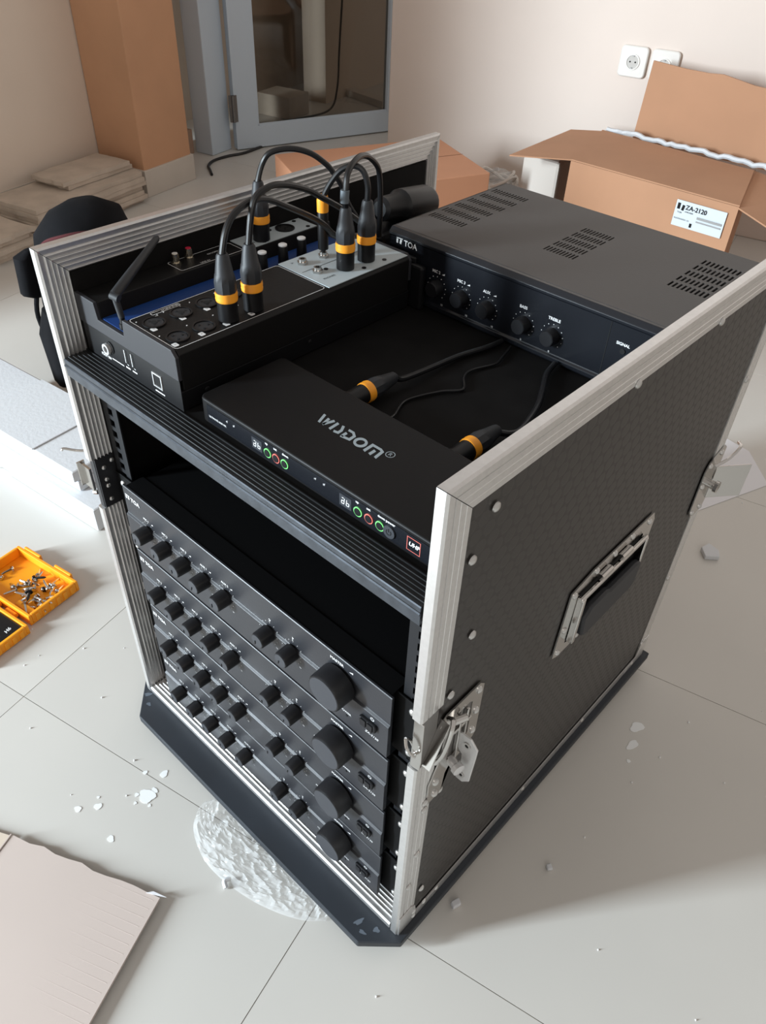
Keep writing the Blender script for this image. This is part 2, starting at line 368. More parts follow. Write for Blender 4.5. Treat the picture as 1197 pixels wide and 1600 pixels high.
# ================================================================== FLIGHT CASE
W, H, D, T = .538, .7194, .627, .012
case = thing('flight_case', 'black rack flight case with ribbed aluminium edges, open top and chrome latches', 'rack case', (0, 0, 0))
def prof_sec(w, outer=True, rib=.0014, n=5, flip=False):
    P = [(0, .002), (.002, 0)]
    if outer: P += [(.0085, 0), (.0088, .0009), (.0098, .0009), (.0101, 0), (w*.5, 0), (w*.5+.0003, .0004), (w*.5+.0013, .0004), (w*.5+.0016, 0), (w*.75, 0), (w*.75+.0003, .0004), (w*.75+.0013, .0004), (w*.75+.0016, 0)]
    P += [(w, 0), (w, T)]
    st = (w-.005)/n
    for i in range(n):
        d = w-.0005-i*st
        P += [(d, T-.0006), (d-.0006, T+rib-.0003), (d-.0010, T+rib), (d-.0014, T+rib-.0003), (d-.0020, T-.0006)]
    P += [(.0022, T), (0, T-.0015)]
    return P
def profile(name, p0, p1, dd, dt, sec, m0=0, m1=0, mt=M_alu, m=None):
    """extrusion from p0 to p1; dd = depth direction, dt = thickness direction; m0, m1 mitre ends"""
    p0, p1, dd, dt = map(Vector, (p0, p1, dd, dt)); L = (p1-p0).normalized(); k = len(sec); b = MB()
    vs = [p0+dd*d+dt*t+L*(d*m0) for d, t in sec]+[p1+dd*d+dt*t-L*(d*m1) for d, t in sec]
    b.add(vs, [tuple(range(k))[::-1], tuple(range(k, 2*k))]+[(i, (i+1) % k, k+(i+1) % k, k+i) for i in range(k)])
    return b.build(name, mt, case, smooth=False)
PW_ = .030; SEC = prof_sec(PW_); g = .0004
for (x, dt) in ((0, X), (W, -X)):
    profile('edge_profile', (x, 0, .383), (x, 0, 0), Y, dt, SEC, 0, 0)
    profile('edge_profile', (x, 0, .459), (x, 0, H-g), Y, dt, SEC, 0, 1)
    profile('edge_profile', (x, g, H), (x, D-g, H), -Z, dt, SEC, 1, 1)
    profile('edge_profile', (x, D, 0), (x, D, H-g), -Y, dt, SEC, 0, 1)
SECB = prof_sec(.03)
profile('bottom_profile', (T+.001, 0, 0), (W-T-.001, 0, 0), Y, Z, SECB)
profile('bottom_profile', (T+.001, D, 0), (W-T-.001, D, 0), -Y, Z, SECB)
for x, s in ((0, -1), (W, 1)):      # low outer corner angles along the bottom side edges
    MB().box(min(x, x+s*.0012), max(x, x+s*.0012), .032, D-.032, 0, .018).build('bottom_side_angle', M_alu, case, smooth=False)
for x0 in (.0012, W-.0108):
    MB().box(x0, x0+.0096, .027, D-.027, .001, H-.027).build('side_panel', M_hex, case, smooth=False)
MB().box(.0112, W-.0112, .028, D-.028, .001, .0105).build('bottom_panel', M_ply, case, smooth=False)
MB().box(T+.0002, T+.0022, .0305, D-.032, .0125, H-.031).build('inner_lining', M_ply, case, smooth=False)
MB().box(W-T-.0022, W-T-.0002, .0305, D-.032, .0125, H-.031).build('inner_lining', M_ply, case, smooth=False)
MB().box(T+.0025, W-T-.0025, D-.045, D-.035, .013, .578).build('rear_panel', M_ply, case, smooth=False)
# black latch plate in the notch of the left edge
MB().box(.001, .0105, .004, .0268, .383, .459).build('latch_back_plate', M_blackpaint, case, smooth=False, bevel=.001)
MB().box(.0107, .0125, .005, .0295, .3835, .4585).build('latch_inner_plate', M_blackpaint, case, smooth=False)
MB().box(W-.0115, W-.001, .004, .0268, .383, .459).build('latch_back_plate', M_steel, case, smooth=False, bevel=.001)
rv0 = MB().dome((0, 0, 0), X, .0046, .0028, 14); 
rivet = rv0.build('rivet', M_rivet, case, local=True); rivet.location = (W+.0002, .061, .672)
rv1 = [(W+.0002, y, z, 0) for y, z in ((.040, .632), (.039, .465), (.262, .690), (.429, .690), (.600, .690), (.022, .30), (.022, .285), (.045, .296), (.02, .19), (.05, .015), (.075, .012), (.03, .02), (.03, .008), (.058, .531), (.012, .12), (.27, .010), (.43, .010), (.585, .010), (.608, .03), (.608, .05), (.605, .2), (.605, .55), (.605, .64), (.04, .07))]
for x, y, z, a in rv1: hobj('rivet', rivet, case, (x, y, z))
for y, z in ((.0145, .443), (.0145, .425), (.0145, .415), (.0145, .394), (.0265, .449)):
    r_ = hobj('rivet', rivet, case, (.0126, y, z)); r_.scale = (.7, .7, .7)
# bottom corner bracket on the right side
MB().prism([(.002, 0), (.075, 0), (.08, .006), (.072, .014), (.034, .018), (.03, .04), (.024, .045), (.002, .045)], (W+.0002, 0, 0), Y, Z, X*.0012).build('corner_bracket', M_alu, case, smooth=False)
MB().prism([(D-.002, 0), (D-.06, 0), (D-.065, .006), (D-.055, .014), (D-.034, .018), (D-.03, .05), (D-.002, .05)], (W+.0002, 0, 0), Y, Z, X*.0012).build('corner_bracket', M_alu, case, smooth=False)
# shelf with ribbed black front bar
SZ = .600
bar = [(0, -.0005), (.0015, 0)]
for i in range(5):
    d = .0045+i*.0045; bar += [(d-.0007, 0), (d-.0004, .0008), (d+.0004, .0008), (d+.0007, 0)]
bar += [(.0262, 0), (.0264, .0016), (.0275, .0016), (.0275, -.021), (0, -.021), (0, -.0145), (.0010, -.0138), (.0010, -.0128), (0, -.0122), (0, -.0075), (-.0012, -.0068), (-.0012, -.0058), (0, -.005)]
MB().prism(bar, (T+.0016, .0012, SZ), Y, Z, X*(W-2*T-.0032)).build('shelf_front_bar', M_aluD, case, smooth=False)
MB().prism([(-.0002, -.0003), (-.0011, -.0012), (-.0011, -.0068), (-.0022, -.0078), (-.0022, -.0092), (-.0011, -.0100), (-.0011, -.0208), (-.0002, -.0208)], (T+.0016, .0012, SZ), Y, Z, X*(W-2*T-.0032)).build('shelf_edge_strip', M_aluE, case, smooth=False)
MB().box(T+.0025, W-T-.0025, .029, D-.036, SZ-.014, SZ).build('shelf_board', M_shelf, case, smooth=False)
MB().box(T+.0025, W-T-.0025, .045, .055, SZ-.06, SZ-.0145).build('shelf_batten', M_ply, case, smooth=False)
# rack rails with square holes
def rail(x0, x1, z0, z1):
    xs = [x0, (x0+x1)/2-.0048, (x0+x1)/2+.0048, x1]; zs = [z0]; z = z0+.006; hol = []
    while z < z1-.012: zs += [z, z+.0095]; hol.append((z, z+.0095)); z += .0157
    zs.append(z1)
    b = gridplate(xs, zs, lambda a, c: xs[1] < a < xs[2] and any(h[0] < c < h[1] for h in hol), (0, .031, 0), X, Z)
    o = b.build('rack_rail', M_rail, case, smooth=False); s = o.modifiers.new('solid', 'SOLIDIFY'); s.thickness = .0018; s.offset = 0
    return o
rail(.0148, .0455, .012, .578); rail(W-.0455, W-.0148, .012, .578)
# ------------ right hand handle (recessed spring handle) : part handle > sub-parts
hx = W+.0004
def hole_ring(o, i_, xx, th, name, m, parent):
    b = MB(); k = len(o); vs = []
    for dx in (0, th):
        vs += [(xx+dx, p[0], p[1]) for p in o]; vs += [(xx+dx, p[0], p[1]) for p in i_]
    fs = []
    for i in range(k):
        j = (i+1) % k
        fs += [(2*k+i, 2*k+j, 3*k+j, 3*k+i), (j, i, k+i, k+j), (i, j, 2*k+j, 2*k+i), (k+j, k+i, 3*k+i, 3*k+j)]
    return b.add(vs, fs).build(name, m, parent, smooth=False)
out = [(.240, .335), (.252, .329), (.412, .329), (.428, .337), (.432, .43), (.424, .445), (.29, .445), (.246, .438)]
inn = [(.262, .345), (.266, .343), (.404, .343), (.407, .346), (.409, .420), (.405, .424), (.268, .424), (.264, .420)]
hd = hole_ring(out, inn, hx, .0016, 'handle_plate', M_chrome, case)
MB().box(hx, hx+.0004, .262, .409, .343, .424).build('handle_pocket', M_dark, hd, smooth=False)
gp = MB(); gp.prism([(.272+.0, .385), (.278, .352), (.286, .346), (.394, .346), (.402, .352), (.404, .385), (.39, .391), (.33, .391), (.32, .397), (.285, .397)], (hx+.003, 0, 0), Y, Z, X*.010)
gp.build('grip', M_rubber, hd, bevel=.003)
ar = MB()
for y in (.266, .406): ar.box(hx+.0016, hx+.010, y-.003, y+.003, .348, .420)
ar.cyl((hx+.006, .262, .419), (hx+.006, .410, .419), .0032, seg=10); ar.build('handle_arm', M_chrome, hd, bevel=.001)
for y in (.30, .345): MB().cyl((hx+.006, y, .428), (hx+.006, y+.022, .428), .0045, seg=10).build('handle_spring', M_chrome, hd)
for y, z in ((.418, .434), (.254, .430), (.250, .338), (.296, .438), (.335, .438), (.375, .438), (.290, .336), (.345, .336), (.400, .336), (.420, .40), (.421, .365), (.252, .375)):
    r_ = MB().dome((hx+.0016, y, z), X, .0042, .0028, 12).build('rivet', M_rivet, hd)
# ------------ butterfly latch on the front right edge
lx = W+.0006
lp = [(.027, .428), (.036, .438), (.086, .439), (.093, .432), (.093, .352), (.084, .343), (.060, .337), (.047, .328), (.044, .296), (.024, .296), (.022, .33), (.034, .36), (.036, .40), (.028, .418)]
li = [(.052, .415), (.056, .422), (.072, .423), (.077, .419), (.077, .37), (.074, .362), (.070, .353), (.062, .351), (.052, .350), (.046, .352), (.046, .36), (.048, .37), (.050, .385), (.052, .40)]
lat = hole_ring(lp, li, lx, .0016, 'latch_plate', M_chrome, case)
MB().box(lx-.0004, lx+.0002, .046, .077, .350, .423).build('latch_pocket', M_steel, lat, smooth=False)
ins = MB(); ins.box(lx+.0004, lx+.005, .056, .059, .345, .42); ins.box(lx+.0004, lx+.005, .066, .069, .345, .42); ins.box(lx+.0004, lx+.004, .047, .076, .395, .399); ins.cyl((lx+.001, .048, .415), (lx+.009, .06, .42), .004, seg=10)
ins.build('latch_mechanism', M_chrome, lat, smooth=False, bevel=.0008)
for y, z in ((.085, .430), (.086, .396), (.086, .362), (.037, .428), (.033, .328), (.034, .305)):
    MB().dome((lx+.0016, y, z), X, .0044, .003, 12).build('rivet', M_rivet, lat)
wing = [(-.006, .386), (.004, .390), (.0155, .390), (.0245, .380), (.024, .366), (.0215, .322), (.014, .313), (.006, .313), (-.002, .325), (-.001, .335), (.003, .338), (.008, .345), (.008, .358), (.001, .366), (-.006, .368)]
wg = MB().prism([(p[0]+lx+.002, p[1]) for p in wing], (0, .059, 0), X, Z, Y*.0022).build('butterfly_wing', M_nickel, lat, smooth=False, bevel=.0006)
for xx, zz in ((.0145, .3775), (.0135, .3255)): MB().ring((lx+xx, .0588, zz), -Y, .0022, .0042, .0009).build('wing_eyelet', M_rivet, wg); MB().cyl((lx+xx, .0589, zz), (lx+xx, .0584, zz), .0026, seg=12).build('wing_hole', M_dark, wg)
MB().lathe([(0, .005), (.010, .0052), (.011, .0068), (.016, .0068), (.0165, .0052)], (lx+.001, .053, .347), Vector((.96, -.25, .0)), 18).build('pivot', M_nickel, lat)
hk = MB(); hk.tube([(lx+.003, .036, .436), (lx+.011, .032, .444), (lx+.014, .026, .432), (lx+.012, .022, .405), (lx+.006, .020, .383)], .0024, 8)
hk.tube([(lx-.014, -.003, .428), (lx-.009, -.006, .420), (lx-.003, -.003, .411), (lx-.006, .002, .410), (lx-.013, .003, .420), (lx-.014, -.003, .428)], .0015, 8)
hk.build('latch_hook', M_chrome, lat)
dsh = MB(); dsh.prism([(-.010, .459), (.001, .4575), (.002, .40), (.001, .386), (-.010, .383)], (lx+.0002, .0015, 0), X, Z, Y*.0014)
dsh.obox((lx+.001, .008, .385), X, Vector((0, .42, .90)).normalized(), Vector((0, .90, -.42)).normalized(), -.003, .008, 0, .055, 0, .0012)
dsh.build('latch_dish', M_chrome, lat, smooth=False, bevel=.0006)
# rear latch on the right side (seen edge-on)
rl = [(.585, .338), (.60, .333), (.622, .338), (.630, .36), (.632, .435), (.624, .442), (.585, .432), (.578, .42), (.577, .35)]
rla = MB().prism(rl, (lx, 0, 0), Y, Z, X*.0016).build('latch_plate', M_chrome, case, smooth=False)
MB().obox((lx+.0016, .622, .352), Vector((.62, .78, 0)), Vector((-.78, .62, 0)), Z, 0, .052, -.001, .001, 0, .055).build('butterfly_wing', M_chrome, rla, smooth=False, bevel=.0006)
MB().lathe([(0, .006), (.010, .0062), (.0115, .0085), (.016, .0085)], (lx, .61, .385), X, 16).build('pivot', M_chrome, rla)
MB().tube([(lx+.004, .60, .42), (lx+.012, .625, .425), (lx+.014, .65, .432), (lx+.006, .665, .428)], .0022).build('latch_hook', M_chrome, rla)
for y, z in ((.618, .433), (.590, .424), (.588, .39), (.586, .345), (.612, .342)): MB().dome((lx+.0016, y, z), X, .0042, .003, 12).build('rivet', M_rivet, rla)
# left latch, seen from behind past the left edge
ll = MB().prism([(.006, .410), (.06, .405), (.065, .41), (.065, .45), (.055, .46), (.006, .458)], (-.0022, 0, 0), Y, Z, X*.0016).build('latch_plate', M_chrome, case, smooth=False)
b_ = MB(); b_.tube([(-.004, .02, .457), (-.014, .0, .462), (-.024, -.012, .466), (-.027, -.014, .463)], .0016, 8)
b_.obox((-.0024, .003, .405), -X, Vector((0, 1, 0)), Z, 0, .020, -.0015, .0015, 0, .033); b_.obox((-.0225, .003, .405), -X, Y, Z, -.001, .001, -.006, .004, 0, .035)
b_.build('butterfly_wing', M_chrome, ll, smooth=False)
MB().cyl((-.0024, .006, .400), (-.009, .004, .398), .003, seg=8).build('pivot', M_chrome, ll)
# ------------ base board under the case
bb = MB(); c_ = .052
bb.prism([(-.018, .010), (.036, -.039), (.508, -.039), (W+.010, -.002), (W+.010, D+.01), (-.012, D+.012)], (0, 0, -.0145), X, Y, Z*.0135)
base = thing('base_board', 'dusty black board with cut corners under the flight case', 'board', (W/2, D/2, F))
bb.build('board', M_board, base, smooth=False, bevel=.0015)
for x, y in ((.06, .05), (.48, .05), (.06, .58), (.48, .58)): MB().cyl((x, y, F+.0005), (x, y, -.0148), .022, .02, seg=16).build('foot', M_rubber, base)
def smudge(x, y, r, rot, e=1.5):
    P = []
    for k in range(18):
        a = k/18*2*math.pi; q = r*(1+.2*math.sin(3*a+x*90)+.1*math.sin(5*a)); u_, v_ = q*e*math.cos(a), q*math.sin(a); P.append((x+u_*math.cos(rot)-v_*math.sin(rot), y+u_*math.sin(rot)+v_*math.cos(rot)))
    MB().prism(P, (0, 0, -.00095), X, Y, Z*.0002).build('plaster_smudge', mat('grey_smudge', rgb(84, 92, 102), .8), base, smooth=False)
smudge(.492, -.020, .0030, 1.2, 2.2); smudge(.515, -.012, .0032, .4, 1.3); smudge(.504, -.026, .0022, .2, 2.2); smudge(.012, -.006, .0030, .9, 2); smudge(.028, -.016, .0026, .1, 1.6)
# ================================================================== AMPLIFIERS
FWD, FH = .444, .0964
def tri_vol(b, o, s=.0016): b.add([o, o+X*s*2.6, o+X*s*2.6+Z*s*1.3], [(0, 1, 2)])
def make_amp(label):
    t = thing('amplifier', label, 'amplifier', (.047, .014, .339), group='rack amplifiers in the lower bay')
    B = lambda b, n, m, p=t, **k: b.build(n, m, p, local=True, **k)
    fp = MB().prism([(0, 0), (0, -.0010), (.0515, -.0010), (.0535, .0016), (.0955, .0016), (.0964, .0022), (.0964, .0045), (0, .0045)], (0, 0, 0), Z, Y, X*FWD)
    fp.v = [(v[0], v[1], v[2]) for v in fp.v]
    B(fp, 'face_panel', M_face, smooth=False, bevel=.0003)
    B(MB().box(.006, FWD-.006, .0046, .285, .004, .0945), 'body', M_body, smooth=False, bevel=.001)
    B(MB().box(.004, FWD-.004, .0046, .0285, .0948, .0958), 'top_lip', M_body, smooth=False)
    for x0, x1 in ((-.0315, .0055), (FWD-.0055, FWD+.0315)):
        B(MB().box(x0, x1, .0125, .0145, .002, .0945), 'rack_ear', M_body, smooth=False, bevel=.0006)
    for x in (-.0175, FWD+.0175):
        for z in (.014, .082): B(MB().dome((x, .0123, z), -Y, .0045, .003, 12), 'rack_screw', M_rivet)
    lt = MB(); dt = MB(); y = -.0011
    labs = ['MIC 1', 'MIC 2', 'MIC 3', 'AUX 1', 'AUX 2']
    for i, x in enumerate((.045, .083, .120, .157, .195, .269, .306)):
        z = .0475
        k = MB().lathe([(0, .0100), (.0150, .0095), (.0165, .0088)], (x, y, z), -Y, 24, scal=lambda q: 1+.035*(1 if q % 3 == 0 else 0)); kn = B(k, 'knob', M_knob)
        cf = MB().cyl((x, y-.0166, z), (x, y-.0169, z), .0082, seg=20); B(cf, 'knob_cap', M_knobf, kn)
        a0 = R.uniform(-.3, .3)
        B(MB().obox((x-.003, y-.0170, z-.006), Vector((math.cos(a0), 0, math.sin(a0))), Y, Vector((-math.sin(a0), 0, math.cos(a0))), -.0006, .0006, -.0006, 0, 0, .005), 'pointer', M_dark, kn, smooth=False)
        for q in range(11):
            a = math.radians(225-q*27); px, pz = x+.0145*math.cos(a), z+.0145*math.sin(a)
            yy = .0014 if pz > .0535 else y-.0002
            dt.cyl((px, yy, pz), (px, yy-.0003, pz), .00045, seg=6)
        if i < 5:
            lt.text(labs[i], (x-.008, .0013, z+.0168), X, Z, .0044, bold=.02); tri_vol(lt, Vector((x+.0075, .0011, z+.0168)))
        elif i == 5: lt.stroke([(0, .2), (.5, .5), (.7, 1), (.3, 1.3), (0, 1)], .25, (x-.001, .0013, z+.016), X, Z, -Y, sc=.0035)
        else: lt.stroke([(0, 0), (.3, .3), (.2, 1.5), (.6, 1.3), (.1, .7), (.4, .4)], .22, (x-.001, .0013, z+.016), X, Z, -Y, sc=.0035)
        lt.text('0', (x-.0135, y-.0001, z-.016), X, Z, .003); lt.text('10', (x+.011, y-.0001, z-.016), X, Z, .003)
    x, z = .376, .062
    m_ = B(MB().lathe([(0, .0222), (.019, .0216), (.0212, .0205)], (x, y, z), -Y, 48, scal=lambda q: 1+.012*(q % 2)), 'master_knob', M_knob)
    B(MB().cyl((x, y-.0212, z), (x, y-.0215, z), .0196, seg=32), 'knob_cap', M_knobf, m_)
    lt.text('MASTER', (x-.014, .0013, .0865), X, Z, .0052, bold=.02); tri_vol(lt, Vector((x+.0125, .0011, .0865)), .002)
    lt.text('PEAK', (x-.040, y-.0001, .030), X, Z, .0044); lt.text('POWER', (x+.003, y-.0001, .0205), X, Z, .0044)
    lt.text('ZA-2120', (FWD-.030, y-.0001, .017), X, Z, .0050, shear=.2)
    for a, b in (((-.034, 0), .025), ((.012, 0), .0165)): B(MB().cyl((x+a[0], y, b), (x+a[0], y-.0006, b), .0014, seg=10), 'indicator', M_dark)
    sw = MB().obox((.419, y, .036), X, Y, Z, -.011, .011, -.004, 0, -.0055, .0055); B(sw, 'power_switch', M_knob, smooth=False, bevel=.0015)
    for s in (-1, 1): B(MB().obox((.419+s*.0045, y-.004, .036), X, Y, Z, -.0035, .0035, -.0012, 0, -.005, .005), 'switch_rocker', M_knob, smooth=False)
    lt.stroke([(math.cos(math.radians(a)), math.sin(math.radians(a))) for a in range(120, 421, 30)], .3, (.423, y, .0455), X, Z, -Y, sc=.0022); lt.stroke([(0, .2), (0, 1.3)], .3, (.423, y, .0455), X, Z, -Y, sc=.0022)
    # maker's mark
    lz = .0790; q0 = .004
    for pts_, w_ in (([(0, 1.3), (2.0, 1.3)], .22), ([(.35, 0), (.35, 1)], .6), ([(1.35, 0), (1.5, 1)], .65)): lt.stroke(pts_, w_, (q0, .0014, lz), X, Z, -Y, sc=.0046)
    lt.text('TOA', (q0+.0108, .0013, lz-.0002), X, Z, .0086, shear=.1, bold=.03)
    B(lt, 'lettering', M_white, smooth=False, kind='stuff'); B(dt, 'dial_marks', M_white, smooth=False, kind='stuff')
    return t
amp0 = make_amp('topmost of the four stacked grey-black rack amplifiers, directly under the empty bay')
for i, l in enumerate(('second amplifier from the top of the stack of four in the rack', 'third amplifier from the top of the stack, above the lowest one', 'lowest rack amplifier, resting just above the ribbed bottom edge')):
    c = copy_tree(amp0); c.location = (.047, .014, .339-(i+1)*.1067); c['label'] = l
# ------------ rear amplifier on the shelf
AX, AY, AZ, AW, AH, AD = .139, .379, SZ+.0002, .384, .083, .24
amp5 = thing('desktop_amplifier', 'grey-topped amplifier with vented cover and glossy black front on the shelf', 'amplifier', (AX, AY, AZ))
MB().prism([(0, .004), (.003, 0), (.008, 0), (.010, .0025), (AH-.010, .0025), (AH-.008, .001), (AH-.005, .001), (AH, .006), (AH, .012), (0, .012)], (AX, AY, AZ), Z, Y, X*AW).build('face_panel', M_gloss, amp5, smooth=False, bevel=.0008)
MB().box(AX+.002, AX+AW-.002, AY+.0122, AY+AD, AZ, AZ+AH-.004).build('body', M_body, amp5, smooth=False)
gr = [(.146, .0046, 12, [.444+i*.0262 for i in range(6)]), (.3055, .0043, 10, [.463+i*.0202 for i in range(5)]), (.4535, .0052, 11, [.482+i*.0205 for i in range(5)])]
xs = {AX+.001, AX+AW-.001}; ys = {AY+.0125, AY+AD}
for x0, p, n, rows in gr:
    for i in range(n): xs |= {round(x0+i*p, 5), round(x0+i*p+p*.52, 5)}
    for r_ in rows: ys |= {round(r_, 5), round(r_+.0145, 5)}
def isslot(a, b):
    for x0, p, n, rows in gr:
        if x0 <= a <= x0+n*p and any(r_ < b < r_+.0145 for r_ in rows) and ((a-x0)/p) % 1 < .52: return True
    return False
cv = gridplate(sorted(xs), sorted(ys), isslot, (0, 0, AZ+AH), X, Y).build('vented_cover', M_cover, amp5, smooth=False)
sm = cv.modifiers.new('solid', 'SOLIDIFY'); sm.thickness = .0014; sm.offset = -1
MB().box(AX+.0005, AX+.0018, AY+.0125, AY+AD, AZ+.004, AZ+AH).box(AX+AW-.0018, AX+AW-.0005, AY+.0125, AY+AD, AZ+.004, AZ+AH).build('side_cover', M_cover, amp5, smooth=False)
lt = MB(); yk = AY+.0025; zk = AZ+.031
for i, (xk, l) in enumerate(zip((.180, .218, .256, .294, .345, .383), ('MIC 1', 'MIC 2', 'MIC 3', 'AUX', 'BASS', 'TREBLE'))):
    kn = MB().lathe([(0, .0098), (.010, .0092), (.0115, .0085)], (xk, yk, zk), -Y, 24, scal=lambda q: 1+.03*(q % 3 == 0)).build('knob', M_knob, amp5)
    MB().cyl((xk, yk-.0116, zk), (xk, yk-.0119, zk), .0080, seg=20).build('knob_cap', M_knob, kn)
    for q in range(11):
        a = math.radians(225-q*27); px, pz = xk+.0138*math.cos(a), zk+.0138*math.sin(a); lt.cyl((px, yk-.0001, pz), (px, yk-.0004, pz), .0005, seg=6)
    lt.text(l, (xk-.008, yk-.0002, zk+.018), X, Z, .0048, bold=.02)
    if i < 4: tri_vol(lt, Vector((xk+.0065, yk-.0003, zk+.018)))
    lt.text('0' if i > 3 else '10', (xk+.008 if i < 4 else xk-.001, yk-.0002, zk-.020), X, Z, .0036)
lz = AZ+.0665; xq = AX+.0115
lt.stroke([(0, 1.25), (2.0, 1.25)], .2, (xq, yk, lz), X, Z, -Y, sc=.0050); lt.stroke([(.3, 0), (.3, 1)], .55, (xq, yk, lz), X, Z, -Y, sc=.0050); lt.stroke([(1.3, 0), (1.5, 1)], .6, (xq, yk, lz), X, Z, -Y, sc=.0050)
lt.text('TOA', (xq+.0125, yk-.0002, lz-.0004), X, Z, .0098, bold=.02)
lt.text('SIGNAL', (.458, yk-.0002, AZ+.052), X, Z, .0046, bold=.02); lt.text('POWER', (.487, yk-.0002, AZ+.052), X, Z, .0046, bold=.02)
lt.build('lettering', M_white, amp5, smooth=False, kind='stuff')
MB().box(.4475, .4483, yk-.0003, yk, AZ+.010, AZ+AH-.010).build('face_groove', M_dark, amp5, smooth=False)
for xk in (.467, .496): MB().cyl((xk, yk, AZ+.046), (xk, yk-.001, AZ+.046), .003, seg=12).build('indicator', M_dark, amp5)
# ================================================================== MIXER
mx0, mx1, my0, my1 = .0135, .1895, .0290, .366
mz0, mzc, mzt = SZ+.0018, .636, .667
mixer = thing('audio_mixer', 'black stage-box mixer with blue trough, input sockets and grey end plates', 'mixer', ((mx0+mx1)/2, .03, mz0))
sec = [(mx0, mzc-.012), (mx1, mzc-.012), (mx1, mzt-.004), (mx1-.004, mzt), (.1035, mzt), (.1005, mzt-.018), (.0525, mzt-.018), (.0500, mzt), (mx0+.003, mzt), (mx0, mzt-.003)]
MB().prism(sec, (0, my0+.0045, 0), X, Z, Y*(my1-my0-.009)).build('housing', M_mix, mixer, smooth=False, bevel=.0008)
MB().prism([(mx0+.004, mz0), (mx1-.001, mz0), (mx1, mzc-.0122), (mx0+.002, mzc-.0122)], (0, my0+.0012, 0), X, Z, Y*(my1-my0-.003)).build('lower_body', M_plastic, mixer, smooth=False, bevel=.0008)
MB().box(mx0+.004, mx1, my0+.0006, my0+.0012, mz0, mzc).build('connector_plate', M_plastic, mixer, smooth=False)
cap = [(mx0, mzc), (mx1, mzc), (mx1, mzt-.006), (mx1-.006, mzt+.001), (.1025, mzt+.001), (.1000, mzt-.017), (.0530, mzt-.017), (.0500, mzt+.001), (mx0, mzt+.001)]
MB().prism(cap, (0, my0, 0), X, Z, Y*.0043).build('end_plate', M_mixcap, mixer, smooth=False, bevel=.0006)
MB().prism(cap, (0, my1-.0043, 0), X, Z, Y*.0043).build('end_plate', M_mixcap, mixer, smooth=False, bevel=.0006)
MB().box(.0535, .0995, my0+.005, my1-.005, mzt-.0175, mzt-.0165).build('blue_trough', M_blue, mixer, smooth=False)
zt = mzt+.0002
MB().box(.1042, .1875, .232, my1-.006, mzt, zt+.0006).build('output_panel', M_mixw, mixer, smooth=False)
MB().box(.0150, .0492, .234, my1-.022, mzt, zt+.0006).build('rear_output_panel', M_mixw, mixer, smooth=False)
ln = MB()
def outline(b, x0, x1, y0, y1, r=.004, z=zt, w=.0007):
    P = []
    for cx, cy, a0 in ((x1-r, y1-r, 0), (x0+r, y1-r, 90), (x0+r, y0+r, 180), (x1-r, y0+r, 270)):
        for k in range(4): a = math.radians(a0+k*30); P.append((cx+r*math.cos(a), cy+r*math.sin(a)))
    b.stroke(P, w, (0, 0, z), X, Y, Z, closed=True)
outline(ln, .1055, .1848, .0345, .229); outline(ln, .018, .046, .142, .229, .003)
def socketmesh(x, y, combo):
    r = .0118
    MB().ring((x, y, zt), Z, .0098, r, .0014, 28).build('xlr_socket', M_plastic, mixer)
    i_ = MB(); i_.cyl((x, y, zt-.0001), (x, y, zt+.0004 if not combo else zt+.0008), .0092, seg=24); i_.build('socket_insert', M_rubber, mixer)
    d = MB()
    if combo: d.cyl((x, y, zt+.0008), (x, y, zt+.0011), .0034, seg=12)
    for a in (90, 210, 330):
        q = .0052; rr = math.radians(a); d.cyl((x+q*math.cos(rr), y+q*math.sin(rr), zt+.0004), (x+q*math.cos(rr), y+q*math.sin(rr), zt+.0011), .0014, seg=8)
    d.build('contact_holes', M_dark, mixer, kind='stuff')
for y in (.050, .082, .114, .146): socketmesh(.127, y, True)
for y in (.050, .081): socketmesh(.166, y, False)
n_ = 1
for x, ys_ in ((.142, (.042, .076, .106, .138)), (.181, (.039, .070, .100, .132))):
    for y in ys_:
        q = MB(); P = []
        for cx, cy, a0 in ((.0025, .0012, 0), (-.0025, .0012, 90), (-.0025, -.0012, 180), (.0025, -.0012, 270)):
            for k in range(3): a = math.radians(a0+k*45); P.append((x-.004+cx*.9+.0012*math.cos(a), y+cy*1.3+.0012*math.sin(a)))
        q.prism(P, (0, 0, zt), X, Y, Z*.0002); q.build('channel_badge', M_white, mixer, smooth=False)
        bt = MB(); bt.text(str(n_), (x-.0048, y-.001, zt+.0002), X, Y, .003); bt.build('badge_number', M_dark, mixer, smooth=False); n_ += 1
for x in (.114, .153):
    for y in (.034+.004, .070, .102, .134): ln.cyl((x, y, zt), (x, y, zt+.0003), .0008, seg=6)
outline(ln, .108, .1125, .058, .092, .001, w=.0006); ln.text('HI-Z INPUT', (.1085, .091, zt), -Y, X, .0042)
ln.stroke([(.1125, .062), (.116, .062), (.116, .052)], .0006, (0, 0, zt), X, Y, Z); ln.stroke([(.1125, .090), (.116, .090), (.116, .083)], .0006, (0, 0, zt), X, Y, Z)
ln.text('LINE IN', (.044, .17, zt), Y, -X, .004); ln.text('RECORD PLAY', (.030, .19, zt), Y, -X, .004)
yf = my0+.0006
ln.text('FOOT SW', (.045, yf, .6075), X, Z, .0042, bold=.03); ln.stroke([(.066, .6105), (.088, .6105)], .0011, (0, yf, 0), X, Z, -Y)
for xx in (.096, .108):
    ln.stroke([(xx-.0028, .6315), (xx-.0028, .6170), (xx+.0022, .6150)], .0008, (0, yf, 0), X, Z, -Y)
    ln.stroke([(xx-.004, .6115), (xx+.004, .6115)], .0016, (0, yf, 0), X, Z, -Y)
ln.stroke([(.143, .6065), (.159, .6065)], .0014, (0, yf, 0), X, Z, -Y)
ln.build('printed_lines', M_white, mixer, smooth=False)
